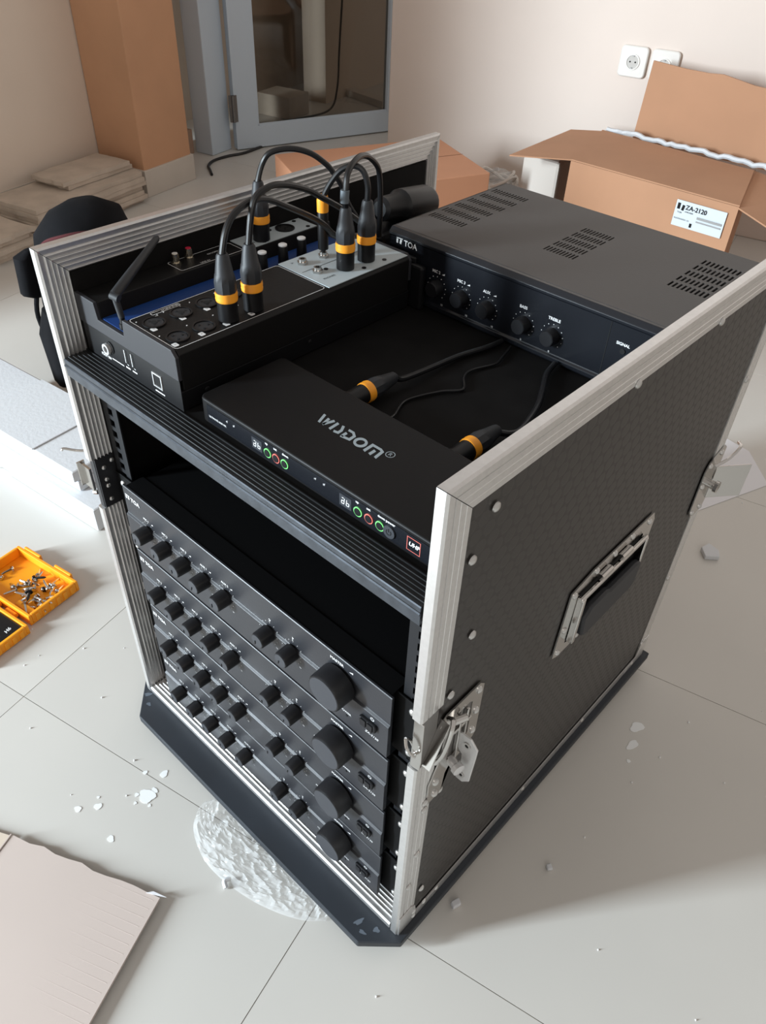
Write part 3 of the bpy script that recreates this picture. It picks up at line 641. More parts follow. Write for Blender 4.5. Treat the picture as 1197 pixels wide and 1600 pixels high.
MB().obox((0, yf, 0), X, -Y, Z, .0938, .0975, 0, .0003, .616, .632).obox((0, yf, 0), X, -Y, Z, .1058, .1095, 0, .0003, .616, .632).build('usb_slot', M_dark, mixer, smooth=False)
MB().ring((.0615, yf+.0001, .6205), -Y, .0036, .0062, .004, 20).build('foot_switch_jack', M_nickel, mixer)
MB().ring((.0665, yf+.0001, .6235), -Y, .0058, .0068, .0012, 20).build('jack_collar', M_plastic, mixer)
fr_ = [(.1425, .612), (.158, .612), (.158, .628), (.1425, .628)]; fi_ = [(.144, .6135), (.1565, .6135), (.1565, .6265), (.144, .6265)]
b = MB()
for (a, c) in ((0, 1), (1, 2), (2, 3), (3, 0)):
    pass
b.box(.1425, .144, yf-.0012, yf, .612, .628).box(.1565, .158, yf-.0012, yf, .612, .628).box(.144, .1565, yf-.0012, yf, .612, .6135).box(.144, .1565, yf-.0012, yf, .6265, .628)
b.build('network_port', M_nickel, mixer, smooth=False); MB().box(.144, .1565, yf-.0003, yf, .6135, .6265).build('port_opening', M_dark, mixer, smooth=False)
# trough knobs, jacks, RCA, male sockets
for x, y in ((.0765, .232), (.0760, .264), (.0755, .294)):
    k = MB().lathe([(0, .0065), (.020, .0055), (.0215, .005)], (x, y, mzt-.0165), Z, 18).build('trough_knob', M_plastic, mixer)
    MB().lathe([(0, .0052), (.0015, .0052), (.0022, .004)], (x, y, mzt+.005), Z, 16).build('white_cap', M_white, k)
for x, y in ((.122, .253), (.150, .250), (.124, .284)):
    MB().ring((x, y, zt+.0006), Z, .0028, .0066, .003, 6).build('jack_nut', M_chrome, mixer); MB().ring((x, y, zt+.0006), Z, .0026, .0044, .006, 18).build('jack_socket', M_chrome, mixer)
for x, y, m in ((.0240, .150, M_outlet), (.0215, .170, M_redp)):
    r_ = MB().lathe([(0, .0058), (.0015, .0058), (.0018, .0042), (.011, .0042)], (x, y, zt), Z, 18).build('rca_socket', M_gold, mixer); MB().cyl((x, y, zt+.011), (x, y, zt+.0114), .0032, seg=14).build('rca_insert', m, r_)
pl_ = MB()
pl_.stroke([(.140, .236), (.140, .330)], .0007, (0, 0, zt+.0006), X, Y, Z); pl_.text('A', (.112, .243, zt+.0006), X, Y, .005); pl_.text('PHONES', (.170, .242, zt+.0006), Y, -X, .0045)
pl_.text('MAIN', (.040, .240, zt+.0006), Y, -X, .005); pl_.build('panel_print', M_dark, mixer, smooth=False)
for x, y in ((.151, .262), (.178, .296), (.152, .296), (.178, .330), (.045, .262), (.020, .332), (.044, .334), (.022, .290)):
    MB().cyl((x, y, zt+.0006), (x, y, zt+.0014), .0026, seg=10).build('panel_screw', M_plastic, mixer)
MB().ring((.0300, .308, zt+.0006), Z, .0098, .0122, .0014, 24).build('xlr_socket', M_plastic, mixer); MB().cyl((.030, .308, zt+.0004), (.030, .308, zt+.0009), .0098, seg=24).build('socket_insert', M_dark, mixer)
for dx, dy in ((0, .005), (-.0045, -.003), (.0045, -.003)): MB().cyl((.030+dx, .308+dy, zt+.0009), (.030+dx, .308+dy, zt+.0035), .0009, seg=8).build('contact_pin', M_chrome, mixer)
for y in (.06, .2): MB().dome((mx1, y, .615), X, .003, .0012, 10).build('housing_screw', M_plastic, mixer)
# antenna
an = MB(); an.lathe([(0, .0040), (.006, .0040), (.007, .0028), (.012, .0028)], (.0880, .0375, mzt-.0165), Z, 12)
an.build('antenna_socket', M_plastic, mixer)
ant = thing('wifi_antenna', 'thin black hinged antenna leaning back from the end of the mixer', 'antenna', (.088, .0375, mzt-.004))
MB().cyl((.088, .0375, mzt-.004), (.0855, .036, .684), .0032, .0034, 12).build('stem', M_rubber, ant)
MB().cyl((.0815, .0345, .686), (.090, .0375, .684), .0042, seg=12).build('hinge', M_rubber, ant)
MB().lathe([(0, .0046), (.004, .0052), (.03, .0050), (.108, .0036), (.112, .002)], (.0845, .0355, .6855), Vector((.030, .125, .702))-Vector((.0845, .0355, .6855)), 12).build('mast', M_rubber, ant)
# ================================================================== RECEIVER
rx0, rx1, ry0, ry1, rz0, rz1 = .2105, .5200, .0350, .1420, SZ+.0018, .6285
recv = thing('wireless_receiver', 'low black wireless microphone receiver with green and red ringed buttons', 'receiver', ((rx0+rx1)/2, ry0, rz0))
P = []
for cx, cy, a0 in ((rx1-.006, ry1-.006, 0), (rx0+.006, ry1-.006, 90), (rx0+.008, ry0+.008, 180), (rx1-.006, ry0+.006, 270)):
    rr = .008 if a0 == 180 else .006
    for k in range(6): a = math.radians(a0+k*18); P.append((cx+rr*math.cos(a), cy+rr*math.sin(a)))
MB().prism(P, (0, 0, rz0), X, Y, Z*(rz1-rz0)).build('housing', M_recv, recv, bevel=.0016)
zc = (rz0+rz1)/2
MB().box(rx0+.012, rx1-.014, ry0-.0006, ry0+.0004, rz0+.0035, rz1-.004).build('front_window', M_gloss, recv, smooth=False)
lt = MB(); yr = ry0-.0007
def wisdom(b, o, ax, ay, n, sc, w=.2, sh=.35):
    G = [(0, [[(0, 1), (0, 0)], [(.5, .86), (.38, .05)], [(.36, .03), (1.0, .95)], [(1.07, 0), (1.38, .96)], [(1.87, 1), (1.96, .5), (1.84, .14), (1.45, .05)],
         [(2.41, .92), (2.86, .94), (3.1, .7), (2.93, .17), (2.15, .02)], [(2.24, .05), (2.44, .58)]]), (3.35, None), (0, [[(4.4, 0), (4.72, .93), (5.45, .96), (5.64, .86), (5.42, 0)], [(4.9, 0), (5.12, .6)]])]
    for x0, st in G:
        if st is None:
            b.stroke([(x0+.45+.40*math.cos(a*math.pi/10)+.15*math.sin(a*math.pi/10), .5+.42*math.sin(a*math.pi/10)) for a in range(20)], w, o, ax, ay, n, sc=sc, shear=sh, closed=True)
        else:
            for s_ in st: b.stroke([(x0+p[0], p[1]) for p in s_], w, o, ax, ay, n, sc=sc, shear=sh)
wisdom(lt, (rx0+.0165, yr+.0004, zc+.0015), X, Vector((-.1, 0, 1)), -Y, .0042, .36, 0)
lt.text('ULTIMATE-3000 MK', (rx0+.015, yr, zc-.0035), X, Z, .0030, bold=.01)
for x, l in ((.252, 'rf'), (.262, 'af'), (.372, 'rf'), (.383, 'af')): lt.text(l, (x, yr, zc+.003), X, Z, .0036)
for x0, dx in ((.311, .0115), (.425, .0125)):
    for i, (l, m) in enumerate((('up', M_green), ('set', M_red), ('down', M_green))):
        x = x0+i*dx; lt.text(l, (x-.003, yr, zc+.0072), X, Z, .0036, bold=.02)
        bt = MB().cyl((x, yr, zc-.0015), (x, yr-.0014, zc-.0015), .0036, seg=18).build('button', M_knob, recv)
        MB().ring((x, yr, zc-.0015), -Y, .0038, .0048, .0008, 24).build('button_ring', m, bt)
for x in (.296, .410):
    ds = MB().box(x-.007, x+.007, yr-.0002, yr+.0003, zc-.006, zc+.006).build('display', M_glassd, recv, smooth=False)
    sg = MB()
    for q in (-.0045, .0012):
        for s_ in ([(0, 0), (.003, 0)], [(0, .003), (.003, .003)], [(0, 0), (0, .003)], [(.003, 0), (.003, .006)] if q < 0 else [(.003, 0), (.003, .003)], [(.0, .006), (.0, .003)] if q > 0 else [(0, .006), (.002, .006)]):
            sg.stroke([(p[0]+.0006*(p[1]/.006), p[1]) for p in s_], .0007, (x+q, yr-.0001, zc-.003), X, Z, -Y)
    sg.build('display_digits', M_white, ds, smooth=False)
lt.text('power', (.456, yr, zc+.0072), X, Z, .0038, bold=.02)
pb = MB().cyl((.4605, yr, zc-.001), (.4605, yr-.0014, zc-.001), .0062, seg=22).build('power_button', M_knobf, recv)
p_ = MB(); p_.stroke([(math.cos(math.radians(a)), math.sin(math.radians(a))) for a in range(130, 411, 28)], .3, (.4605, yr-.0015, zc-.001), X, Z, -Y, sc=.0026); p_.stroke([(0, .1), (0, 1.4)], .3, (.4605, yr-.0015, zc-.001), X, Z, -Y, sc=.0026)
p_.build('power_symbol', M_dark, pb, smooth=False)
sq = MB(); sq.stroke([(-.0068, -.0068), (.0068, -.0068), (.0068, .0068), (-.0068, .0068)], .0006, (.4862, yr, zc), X, Z, -Y, closed=True); sq.build('badge_outline', M_red, recv, smooth=False)
lt.text('UHF', (.4810, yr, zc-.0015), X, Z, .0058, bold=.03, shear=.2)
lt.build('lettering', M_white, recv, smooth=False, kind='stuff')
tp = MB(); wisdom(tp, (.3235, .0860, rz1), Vector((.999, -.036, 0)), Vector((-.37, .96, 0)), Z, .0136, .23, 0)
tp.stroke([(math.cos(a*math.pi/9), math.sin(a*math.pi/9)) for a in range(18)], .16, (.4035, .0965, rz1), X, Y, Z, sc=.0042, closed=True)
tp.text('R', (.4016, .0945, rz1), X, Y, .0062); tp.build('top_logo', M_greyp, recv, smooth=False)
for x, l in ((.303, 0), (.436, 1)): MB().cyl((x, ry1, .6145), (x, ry1+.004, .6145), .0115, seg=20).build('rear_xlr_port', M_plastic, recv)
MB().cyl((.345, ry1-.001, .612), (.345, ry1+.006, .612), .004, seg=12).build('power_inlet', M_plastic, recv)
# ================================================================== CABLES AND PLUGS
def xlr(t, b, d, ringh=.0205, s=1):
    b = Vector(b); d = Vector(d).normalized()
    MB().lathe([(0, .0102*s), (ringh, .0102*s), (ringh+.0001, .0106*s)], b, d, 24).build('plug_barrel', M_plastic, t)
    MB().lathe([(0, .0108*s), (.0025, .0112*s), (.0035, .0109*s), (.0065, .0112*s), (.009, .0108*s)], b+d*ringh, d, 28).build('orange_ring', M_orange, t)
    MB().lathe([(0, .0104*s), (.010, .0108*s), (.018, .0094*s), (.0185, .0090*s), (.036, .0062*s), (.038, .0050*s)], b+d*(ringh+.009), d, 10, scal=None).build('plug_boot', M_rubber, t)
    return b+d*(ringh+.047)
def cable(label, base, d, pts, group='black cables with orange ringed plugs on the mixer', r=.0033):
    t = thing('microphone_cable', label, 'cable', tuple(base), group=group); e = xlr(t, base, d)
    MB().tube([e-Vector(d).normalized()*.006, e]+pts, r, 10).build('cable', M_cable, t); return t
zb = zt+.0008
cable('black cable plugged in the mixer nearest its front end, bowing left over the sockets', (.171, .108, zb), Z,
      [(.169, .116, .754), (.166, .130, .766), (.162, .154, .771), (.157, .178, .766), (.151, .207, .751), (.143, .248, .728), (.138, .272, .712), (.129, .300, .69), (.128, .335, .680), (.118, .371, .672)])
cable('black cable in the second input, arching over the row toward the white panel', (.170, .141, zb), Z,
      [(.169, .151, .772), (.167, .171, .781), (.164, .195, .778), (.161, .226, .766), (.157, .250, .752), (.148, .290, .728), (.140, .33, .70), (.128, .362, .680)])
cable('black cable with orange ring on the far left panel, making the highest left loop', (.038, .264, zb+.0006), Z,
      [(.038, .272, .753), (.044, .280, .765), (.055, .300, .768), (.067, .320, .762), (.076, .336, .749), (.081, .344, .738), (.085, .352, .724), (.090, .36, .70), (.095, .372, .68)])
t3 = cable('black cable with grey sleeve looping right from the white panel', (.164, .280, zb+.0006), Z,
      [(.166, .278, .750), (.162, .285, .770), (.150, .312, .777), (.137, .340, .771), (.126, .367, .755), (.120, .380, .740), (.118, .385, .716), (.116, .388, .69), (.112, .392, .66)])
MB().cyl((.1655, .2765, .742), (.1655, .2775, .755), .0048, seg=16).build('grey_sleeve', M_greysl, t3)
t4 = cable('short black patch cable from white panel plug across to the jack plug', (.164, .314, zb+.0006), Z,
      [(.164, .314, .751), (.160, .311, .766), (.152, .305, .771), (.141, .297, .766), (.133, .291, .755), (.127, .286, .742), (.1245, .2845, .734)])
MB().lathe([(0, .0028), (.004, .0028), (.0042, .0060), (.046, .0062), (.0465, .0060)], (.124, .284, zt+.0062), Z, 18).build('jack_barrel', M_plastic, t4)
MB().lathe([(0, .0064), (.012, .0066), (.018, .0058)], (.124, .284, zt+.0527), Z, 18).build('orange_ring', M_orange, t4)
for label, bx, pts in (('thick black cable from the left orange ringed plug behind the receiver', .303, [(.306, .225, .609), (.309, .27, .606), (.312, .31, .6045), (.322, .35, .6045), (.325, .3745, .6045)]),
                       ('black cable curving from the right orange ringed plug behind the receiver', .436, [(.440, .215, .612), (.447, .235, .608), (.434, .285, .605), (.418, .32, .605), (.403, .350, .605), (.397, .3745, .605)])):
    cable(label, (bx, ry1+.0045, .6145), Y, pts, 'black cables with orange rings behind the receiver')
MB().tube([(.345, ry1+.0062, .6122), (.345, .165, .608), (.330, .197, .6025), (.332, .215, .6025), (.344, .243, .6025), (.357, .262, .6025), (.343, .282, .6025), (.339, .300, .6025), (.349, .330, .6025), (.345, .350, .6025), (.338, .3745, .6025)], .0016, 8).build(
    'power_lead', M_cable, None, 'thin kinked black lead lying on the shelf between receiver and amplifier', cat='cable', loc=(.345, .25, SZ))
# adapters and loose pieces behind the mixer
ad = thing('power_plug', 'large black plug body lying against the left panel behind the cable loops', 'power plug', (.085, .46, SZ))
MB().box(.060, .110, .400, .530, SZ+.0002, .658).build('adapter_block', M_plastic, ad, smooth=False, bevel=.006)
MB().lathe([(0, .010), (.004, .015), (.035, .017), (.04, .020), (.042, .0215), (.098, .0225), (.104, .0205)], (.092, .413, .683), Vector((-.008, .115, -.018)), 20).build('plug_shell', M_plastic, ad)
MB().tube([(.110, .425, .655), (.118, .45, .650), (.128, .475, .640), (.131, .52, .620), (.12, .58, .606)], .0045).build('lead', M_cable, ad)
br = thing('power_adapter', 'flat black power adapter between the mixer end and the amplifier front', 'adapter', (.175, .372, SZ))
MB().box(.1425, .205, .3675, .3765, SZ+.0002, .655).build('adapter_body', M_plastic, br, smooth=False, bevel=.003)
MB().prism([(.120, .3675), (.178, .3675), (.190, .374), (.186, .3765), (.135, .3765), (.121, .374)], (0, 0, .6552), X, Y, Z*.006).build('adapter_tab', M_plastic, br, smooth=False, bevel=.001)
MB().prism([(.120, .392), (.132, .392), (.1345, .400), (.1345, .412), (.128, .416), (.118, .405)], (0, 0, SZ+.0005), X, Y, Z*.045).build('tape_scrap', M_tape, None, 'small yellowish foam scrap beside the rear amplifier corner', cat='scrap', loc=(.127, .403, SZ), bevel=.001)
MB().prism([(.116, .43), (.134, .43), (.134, .462), (.118, .458)], (0, 0, SZ+.0005), X, Y, Z*.048).build('foam_scrap', M_foam, None, 'small white foam scrap between the black plug and rear amplifier', cat='scrap', loc=(.125, .445, SZ), bevel=.001)
# ================================================================== BACKGROUND THINGS
def slab(b, pts, th):    # thin plate from four 3-D corners, thickness along its normal
    p = [Vector(q) for q in pts]; n = (p[1]-p[0]).cross(p[2]-p[0]).normalized()*th; k = len(p)
    b.add(p+[q-n for q in p], [tuple(range(k)), tuple(range(2*k-1, k-1, -1))]+[(i, k+i, k+(i+1) % k, (i+1) % k) for i in range(k)]); return b
BD = Vector((.99994, .0105, 0)); BE = Vector((-.272, .962, 0)); BO = Vector((-.577, 2.062, 0)); BL, BW_, BZ = .568, .394, .27
cb = thing('cardboard_carton', 'open brown carton with printed white label against the right wall', 'carton', (BO.x, BO.y, F))
b = MB(); b.obox(BO, BD, BE, Z, 0, BL, 0, .005, F+.001, BZ); b.obox(BO, BD, BE, Z, BL-.005, BL, .005, BW_, F+.001, BZ); b.obox(BO, BD, BE, Z, 0, BL, BW_-.005, BW_, F+.001, BZ); b.obox(BO, BD, BE, Z, 0, BL, .005, BW_-.005, F+.001, F+.006)
b.build('carton_walls', M_card, cb, smooth=False)
slab(MB(), [BO+Z*.275, BO+BD*BL+Z*.275, BO+BD*(BL-.005)+BE*.36+Z*.278, BO+BE*.385+Z*.280], .004).build('top_flap', M_card, cb, smooth=False)
slab(MB(), [BO+Z*.274, BO+BE*.385+Z*.276, (-.775, 2.373, .272), (-.762, 1.979, .262)], .004).build('side_flap', M_card, cb, smooth=False)
slab(MB(), [BO+BD*BL+Z*.268, Vector((.13, 2.0, .255)), Vector((.10, 2.40, .262)), BO+BD*(BL+.0)+BE*BW_+Z*.268], .004).build('side_flap', M_card, cb, smooth=False)
# raised rear flap with a wavy top
fo_ = Vector((-.590, 2.495, .262)); fd = Vector((.9999, .013, 0)); fu = Vector((0, .10, .99)).normalized()
pts = [(0, 0), (.66, 0), (.66, .215), (.52, .222), (.36, .226), (.25, .240), (.20, .236), (.12, .236), (0, .242)]
MB().prism(pts, fo_, fd, fu, Vector((0, .006, 0))).build('rear_flap', M_card, cb, smooth=False)
fz = MB(); P = [(-.672, 2.445, .282)]
for i in range(40):
    x = -.66+i*.017; P.append((x, 2.447+.0105*(x+.66)+R.uniform(-.004, .004), .284+R.uniform(-.004, .005)))
fz.tube(P, .008, 6, 1); fz.build('foam_lining', M_foam, cb)
lb = slab(MB(), [(-.192, 2.0645, .172), (-.034, 2.0665, .172), (-.034, 2.0665, .248), (-.192, 2.0645, .248)], .0006).build('label_sticker', M_label, cb, smooth=False)
lb.location.y -= .004
lt = MB(); ly = 2.0600
lt.text('ZA-2120', (-.160, ly, .2255), X, Z, .0185, bold=.02)
lt.stroke([(0, 0), (0, 1)], .5, (-.182, ly, .2220), X, Z, -Y, sc=.018); lt.stroke([(0, 0), (.15, 1)], .5, (-.169, ly, .2200), X, Z, -Y, sc=.016)
lt.text('TOA', (-.183, ly, .211), X, Z, .007); lt.text('AMPLIFIER', (-.160, ly, .2165), X, Z, .006)
lt.text('KOOOOOOO 121', (-.188, ly, .193), X, Z, .006); lt.build('label_print', M_dark, cb, smooth=False)
g_ = MB(); g_.stroke([(-.118, .210), (-.040, .210)], .007, (0, ly, 0), X, Z, -Y); g_.stroke([(-.118, .199), (-.040, .199)], .004, (0, ly, 0), X, Z, -Y); g_.build('label_bars', M_steel, cb, smooth=False)
MB().box(-.135, -.128, ly-.0003, ly, .178, .190).build('label_icon', M_dark, cb, smooth=False)
# packing foam and cables left of the carton
fb = MB(); fb.obox((-.81, 2.14, 0), BD, BE, Z, 0, .15, 0, .22, F+.001, .225)
fb.build('foam_packing', mat('grey_foam', rgb(196, 188, 180), .8, bump=.3, bscale=30), None, 'greyish white packing foam block under the left carton flap', cat='foam', loc=(-.72, 2.3, F), smooth=False, bevel=.012)
cbun = MB()
for k in range(9):
    c0 = Vector((-.985+R.uniform(-.04, .03), 2.24+R.uniform(-.04, .04), 0)); r1, r2 = R.uniform(.06, .09), R.uniform(.05, .08); P = []
    for q in range(11):
        a = q/10*2*math.pi+k; P.append((c0.x+r1*math.cos(a), c0.y+r2*math.sin(a), F+.02+k*.010+.02*math.sin(a*2+k)+.02))
    cbun.tube(P, .006, 6, 3)
cbun.build('cable_bundle', M_wcable, None, 'tangled heap of greyish white cable on the floor beside the carton', cat='cable', loc=(-.93, 2.24, F))
pb_ = MB(); nn = 14; vs = []; fs = []
for j in range(7):
    for i in range(nn):
        a = 2*math.pi*i/nn; ph = j/6*math.pi/2; rr = math.cos(ph)*(1+.18*math.sin(3*a+j)+.1*R.random()); vs.append((-.985+.12*rr*math.cos(a), 2.25+.12*rr*math.sin(a), F+.002+.135*math.sin(ph)*(1+.1*R.random())))
for j in range(6):
    for i in range(nn): fs.append((j*nn+i, j*nn+(i+1) % nn, (j+1)*nn+(i+1) % nn, (j+1)*nn+i))
pb_.add(vs, fs); pb_.build('plastic_bag', M_film, None, 'crumpled clear plastic bag around the white cables', cat='bag', loc=(-.9, 2.25, F))
# low second carton right of it
b = MB(); b.obox((.16, 2.02, 0), RU, RV, Z, 0, .5, 0, .36, F+.001, .11); cb2 = thing('cardboard_carton', 'low dark brown carton at the right frame edge below the open flap', 'carton', (.16, 2.02, F))
b.build('carton_walls', M_cardD, cb2, smooth=False, bevel=.003); MB().obox((.16, 2.02, 0), RU, RV, Z, .002, .498, .17, .19, .1105, .1112).build('packing_tape', M_card, cb2, smooth=False)
# flat carton behind the left panel
L_, B_, R_ = Vector((-1.43, 1.53, 0)), Vector((-1.19, 2.13, 0)), Vector((-.81, 1.95, 0)); Q_ = L_+R_-B_
cb3 = thing('cardboard_carton', 'orange-brown closed carton behind the left case panel below the glass door', 'carton', (B_.x, B_.y, F))
MB().prism([(v.x, v.y) for v in (L_, Q_, R_, B_)], (0, 0, F+.001), X, Y, Z*(.198-F)).build('carton_walls', mat('orange_cardboard', rgb(190, 136, 104), .85, nscale=4, namt=.05), cb3, smooth=False, bevel=.003)
mL = (L_+Q_)/2; mR = (B_+R_)/2
slab(MB(), [mL+Z*.2002-(L_-Q_).normalized()*.0, mR+Z*.2002, mR+Z*.2002+(B_-R_).normalized()*.002, mL+Z*.2002+(B_-R_).normalized()*.002], .0006).build('flap_seam', M_cardD, cb3, smooth=False)
# stacks of tiles by the left wall
def tstack(o, n, lw, lv, label_g, z0=F):
    nm = ['lowest', 'second lowest', 'third lowest', 'middle', 'third from top', 'second from top', 'topmost'] if n == 7 else ['lowest', 'second lowest', 'middle', 'second from top', 'topmost']
    if n == 2: nm = ['lower', 'upper']
    lab = {'A': ' tile of the long dusty stack along the left wall', 'B': ' broken-edged tile of the short stack at the left frame edge', 'C': ' of two grey tiles set back on top of the long stack beside the pillar'}
    for i in range(n):
        du, dv = R.uniform(-.012, .012), R.uniform(-.015, .015); b = MB(); h = .0145
        P = []; st = 7
        for (x0, y0, x1, y1) in ((0, 0, lw, 0), (lw, 0, lw, lv), (lw, lv, 0, lv), (0, lv, 0, 0)):
            for k in range(st): t = k/st; j = R.uniform(-.004, .004); P.append((x0+(x1-x0)*t+du+j, y0+(y1-y0)*t+dv+j))
        b.prism(P, room(0, 0, z0+i*(h+.0008)+.0004, o), RU, RV, Z*h)
        b.build('stacked_tile', M_stile, None, nm[i]+lab[label_g], cat='tile', group={'A': 'tiles of the long stack', 'B': 'tiles of the short stack', 'C': 'set-back tiles on the long stack'}[label_g], loc=tuple(room(lw/2, lv/2, z0+i*(h+.0008), o)), smooth=False)
so = Vector((-2.143, 1.262, 0))+RU*.012
tstack(so-RV*.52, 7, .22, .50, 'A'); tstack(so-RV*.33, 2, .16, .31, 'C', F+7*.0153+.001)
tstack(so-RV*.735, 5, .25, .17, 'B')
# backpack
bp = thing('backpack', 'black fabric backpack with red trim standing left of the case', 'backpack', (-.945, .53, F))
def loft(rings, seg=28):
    vs = []; fs = []
    for (z, cx, cy, rx, ry, pw) in rings:
        for i in range(seg):
            a = 2*math.pi*i/seg; c, s = math.cos(a), math.sin(a); q = (abs(c)**pw+abs(s)**pw)**(-1/pw); w_ = 1+.03*math.sin(5*a+z*40)
            vs.append((cx+rx*q*c*w_, cy+ry*q*s*w_, z))
    for j in range(len(rings)-1):
        for i in range(seg): fs.append((j*seg+i, j*seg+(i+1) % seg, (j+1)*seg+(i+1) % seg, (j+1)*seg+i))
    fs += [tuple(range(seg))[::-1], tuple(range((len(rings)-1)*seg, len(rings)*seg))]
    return MB().add(vs, fs)
loft([(F+.001, -.925, .50, .05, .06, 3), (F+.03, -.925, .50, .070, .08, 3), (.06, -.935, .52, .088, .11, 3), (.16, -.945, .53, .095, .12, 3), (.26, -.955, .54, .097, .12, 2.6), (.32, -.960, .54, .088, .11, 2.4), (.365, -.960, .55, .065, .085, 2.2), (.388, -.960, .55, .028, .04, 2)]).build('bag_body', M_bag, bp)
loft([(.015, -.87, .42, .03, .05, 3), (.03, -.865, .415, .045, .07, 3), (.15, -.87, .42, .05, .075, 3), (.20, -.88, .43, .04, .065, 3), (.215, -.89, .44, .01, .02, 3)]).build('front_pocket', M_bag, bp)
loft([(.17, -1.035, .43, .015, .02, 3), (.18, -1.04, .425, .022, .035, 3), (.27, -1.035, .43, .022, .035, 3), (.285, -1.03, .44, .01, .02, 3)]).build('side_pocket', M_bag, bp)
MB().tube([(-.99, .425, .27), (-.94, .428, .325), (-.89, .45, .350), (-.862, .50, .355), (-.86, .58, .33)], .004, 8).build('red_piping', M_redf, bp)
MB().tube([(-.90, .424, .30), (-.885, .435, .325), (-.868, .46, .335), (-.855, .53, .33)], .0035, 8).build('red_piping', M_redf, bp)
MB().obox((-.925, .385, .09), Vector((.8, -.6, 0)), Vector((.6, .8, 0)), Z, -.016, .016, -.012, .006, 0, .04).build('red_tag', M_redp, bp, bevel=.004)
MB().tube([(-1.02, .43, .22), (-1.03, .41, .12), (-.99, .42, .03), (-.95, .43, .04)], .006, 8).build('strap', M_bag, bp)
# white foam packing blocks
SA = math.radians(7); SU = Vector((math.cos(SA), math.sin(SA), 0)); SV = Vector((-math.sin(SA), math.cos(SA), 0)); S0 = Vector((-.412, .160, 0))
st = thing('foam_block', 'lower bright white foam packing block on the floor left of the case', 'foam packing', (S0.x-.3, S0.y+.05, F))
b = MB(); b.prism([(0, 0), (0, .16), (-.60, .16), (-.60, 0), (-.34, 0), (-.33, .006), (-.30, .006), (-.29, 0)], S0+Z*(F+.0006), SU, SV, Z*.055)
b.build('foam_slab', M_foam, st, smooth=False, bevel=.004)
b = MB(); b.obox(S0, SU, SV, Z, -.60, -.065, .022, .16, F+.0562, .048); b.build('foam_ridge', M_foam, st, smooth=False, bevel=.005)
st2 = thing('foam_block', 'upper white foam slab with a step lying on the lower foam block', 'foam packing', (S0.x-.35, S0.y+.1, .05))
b = MB(); b.obox(S0, SU, SV, Z, -.61, -.065, .014, .19, .0486, .074); b.build('foam_slab', M_foam, st2, smooth=False, bevel=.004)
b = MB(); b.obox(S0, SU, SV, Z, -.40, -.19, .013, .19, .0744, .077); b.build('foam_step', M_foam, st2, smooth=False, bevel=.001)
# orange tool box with loose screws
OU = Vector((.985, .172, 0)).normalized(); OV = Vector((-OU.y, OU.x, 0)); OO = Vector((-.280, -.055, 0))
ob = thing('screw_box', 'open orange plastic case full of loose screws', 'box', (OO.x-.08, OO.y+.05, F))
def tray(o, w, h, z0, z1, name, notch):
    b = MB(); t_ = .006; o = Vector(o)
    def seg(x0, x1, y0, y1, a, c): b.obox(o, OU, OV, Z, x0, x1, y0, y1, a, c)
    seg(-w, 0, 0, h, z0, z0+.003); seg(-w, 0, 0, t_, z0+.003, z1); seg(-w, 0, h-t_, h, z0+.003, z1); seg(-w, -w+t_, t_, h-t_, z0+.003, z1); seg(-t_, 0, t_, h-t_, z0+.003, z1)
    r_ = b.build(name, M_boxo, ob, smooth=False, bevel=.0022)
    for k in range(6):
        q = -.008-k*.0; MB().obox(o, OU, OV, Z, -.0005, .0022, .012+k*.015, .020+k*.015, z0+.003, z1-.004).build('grip_rib', M_boxo, r_, smooth=False, bevel=.001)
    return r_
tr1 = tray(OO, .165, .107, F+.0006, F+.024, 'screw_tray', 0)
for k in (.02, .105): MB().obox(OO, OU, OV, Z, -k-.045, -k, .1072, .113, F+.012, F+.026).build('latch_lug', M_boxo, tr1, smooth=False, bevel=.002)
MB().obox(OO, OU, OV, Z, -.055, -.008, .010, .022, F+.004, F+.016).build('divider', M_boxo, tr1, smooth=False, bevel=.002)
OO2 = OO-OV*.118
tr2 = tray(OO2+OU*.012, .165, .107, F+.0006, F+.022, 'bit_tray', 0)
MB().obox(OO2+OU*.012, OU, OV, Z, -.158, -.007, .007, .100, F+.004, F+.019).build('bit_holder', M_plastic, tr2, smooth=False, bevel=.002)
hm = MB()
for k in range(3): hm.cyl(OO-OV*.006-OU*(.03+k*.045)+Z*(F+.013), OO-OV*.006-OU*(.055+k*.045)+Z*(F+.013), .005, seg=10)
hm.build('hinge', M_boxo, ob)
bl = MB()
for k, s_ in enumerate(('H6', 'H5', 'H4')): bl.text(s_, OO2+OU*(.0-.004)+OV*(.075-k*.022)+Z*(F+.0192), -OU*.2+OV*.98, -OU, .010, bold=.02)
bl.build('bit_size_print', M_white, tr2, smooth=False)
for k in range(6):
    o_ = OO2+OU*(-.03-k*.022)+OV*.03+Z*(F+.021); MB().cyl(o_, o_+OV*.028, .003, seg=6).build('screwdriver_bit', M_steel, tr2)
def screw(loc, rot, dark=False, s=1.25):
    t = thing('screw', 'loose metal screw heaped in the open orange case' if not dark else 'black cap screw lying among the silver screws in the orange case', 'screw', tuple(loc), group='loose screws in the orange case' if not dark else 'black screws in the orange case')
    m = M_plastic if dark else M_chrome
    MB().lathe([(0, .0045*s), (.0018, .0042*s), (.0032, .0022*s)], (0, 0, 0), -X, 14).build('screw_head', m, t, local=True)
    MB().lathe([(0, .0019*s), (.015*s, .0018*s), (.018*s, .0008)], (0, 0, 0), X, 8).build('screw_shaft', m, t, local=True)
    t.rotation_euler = rot; return t
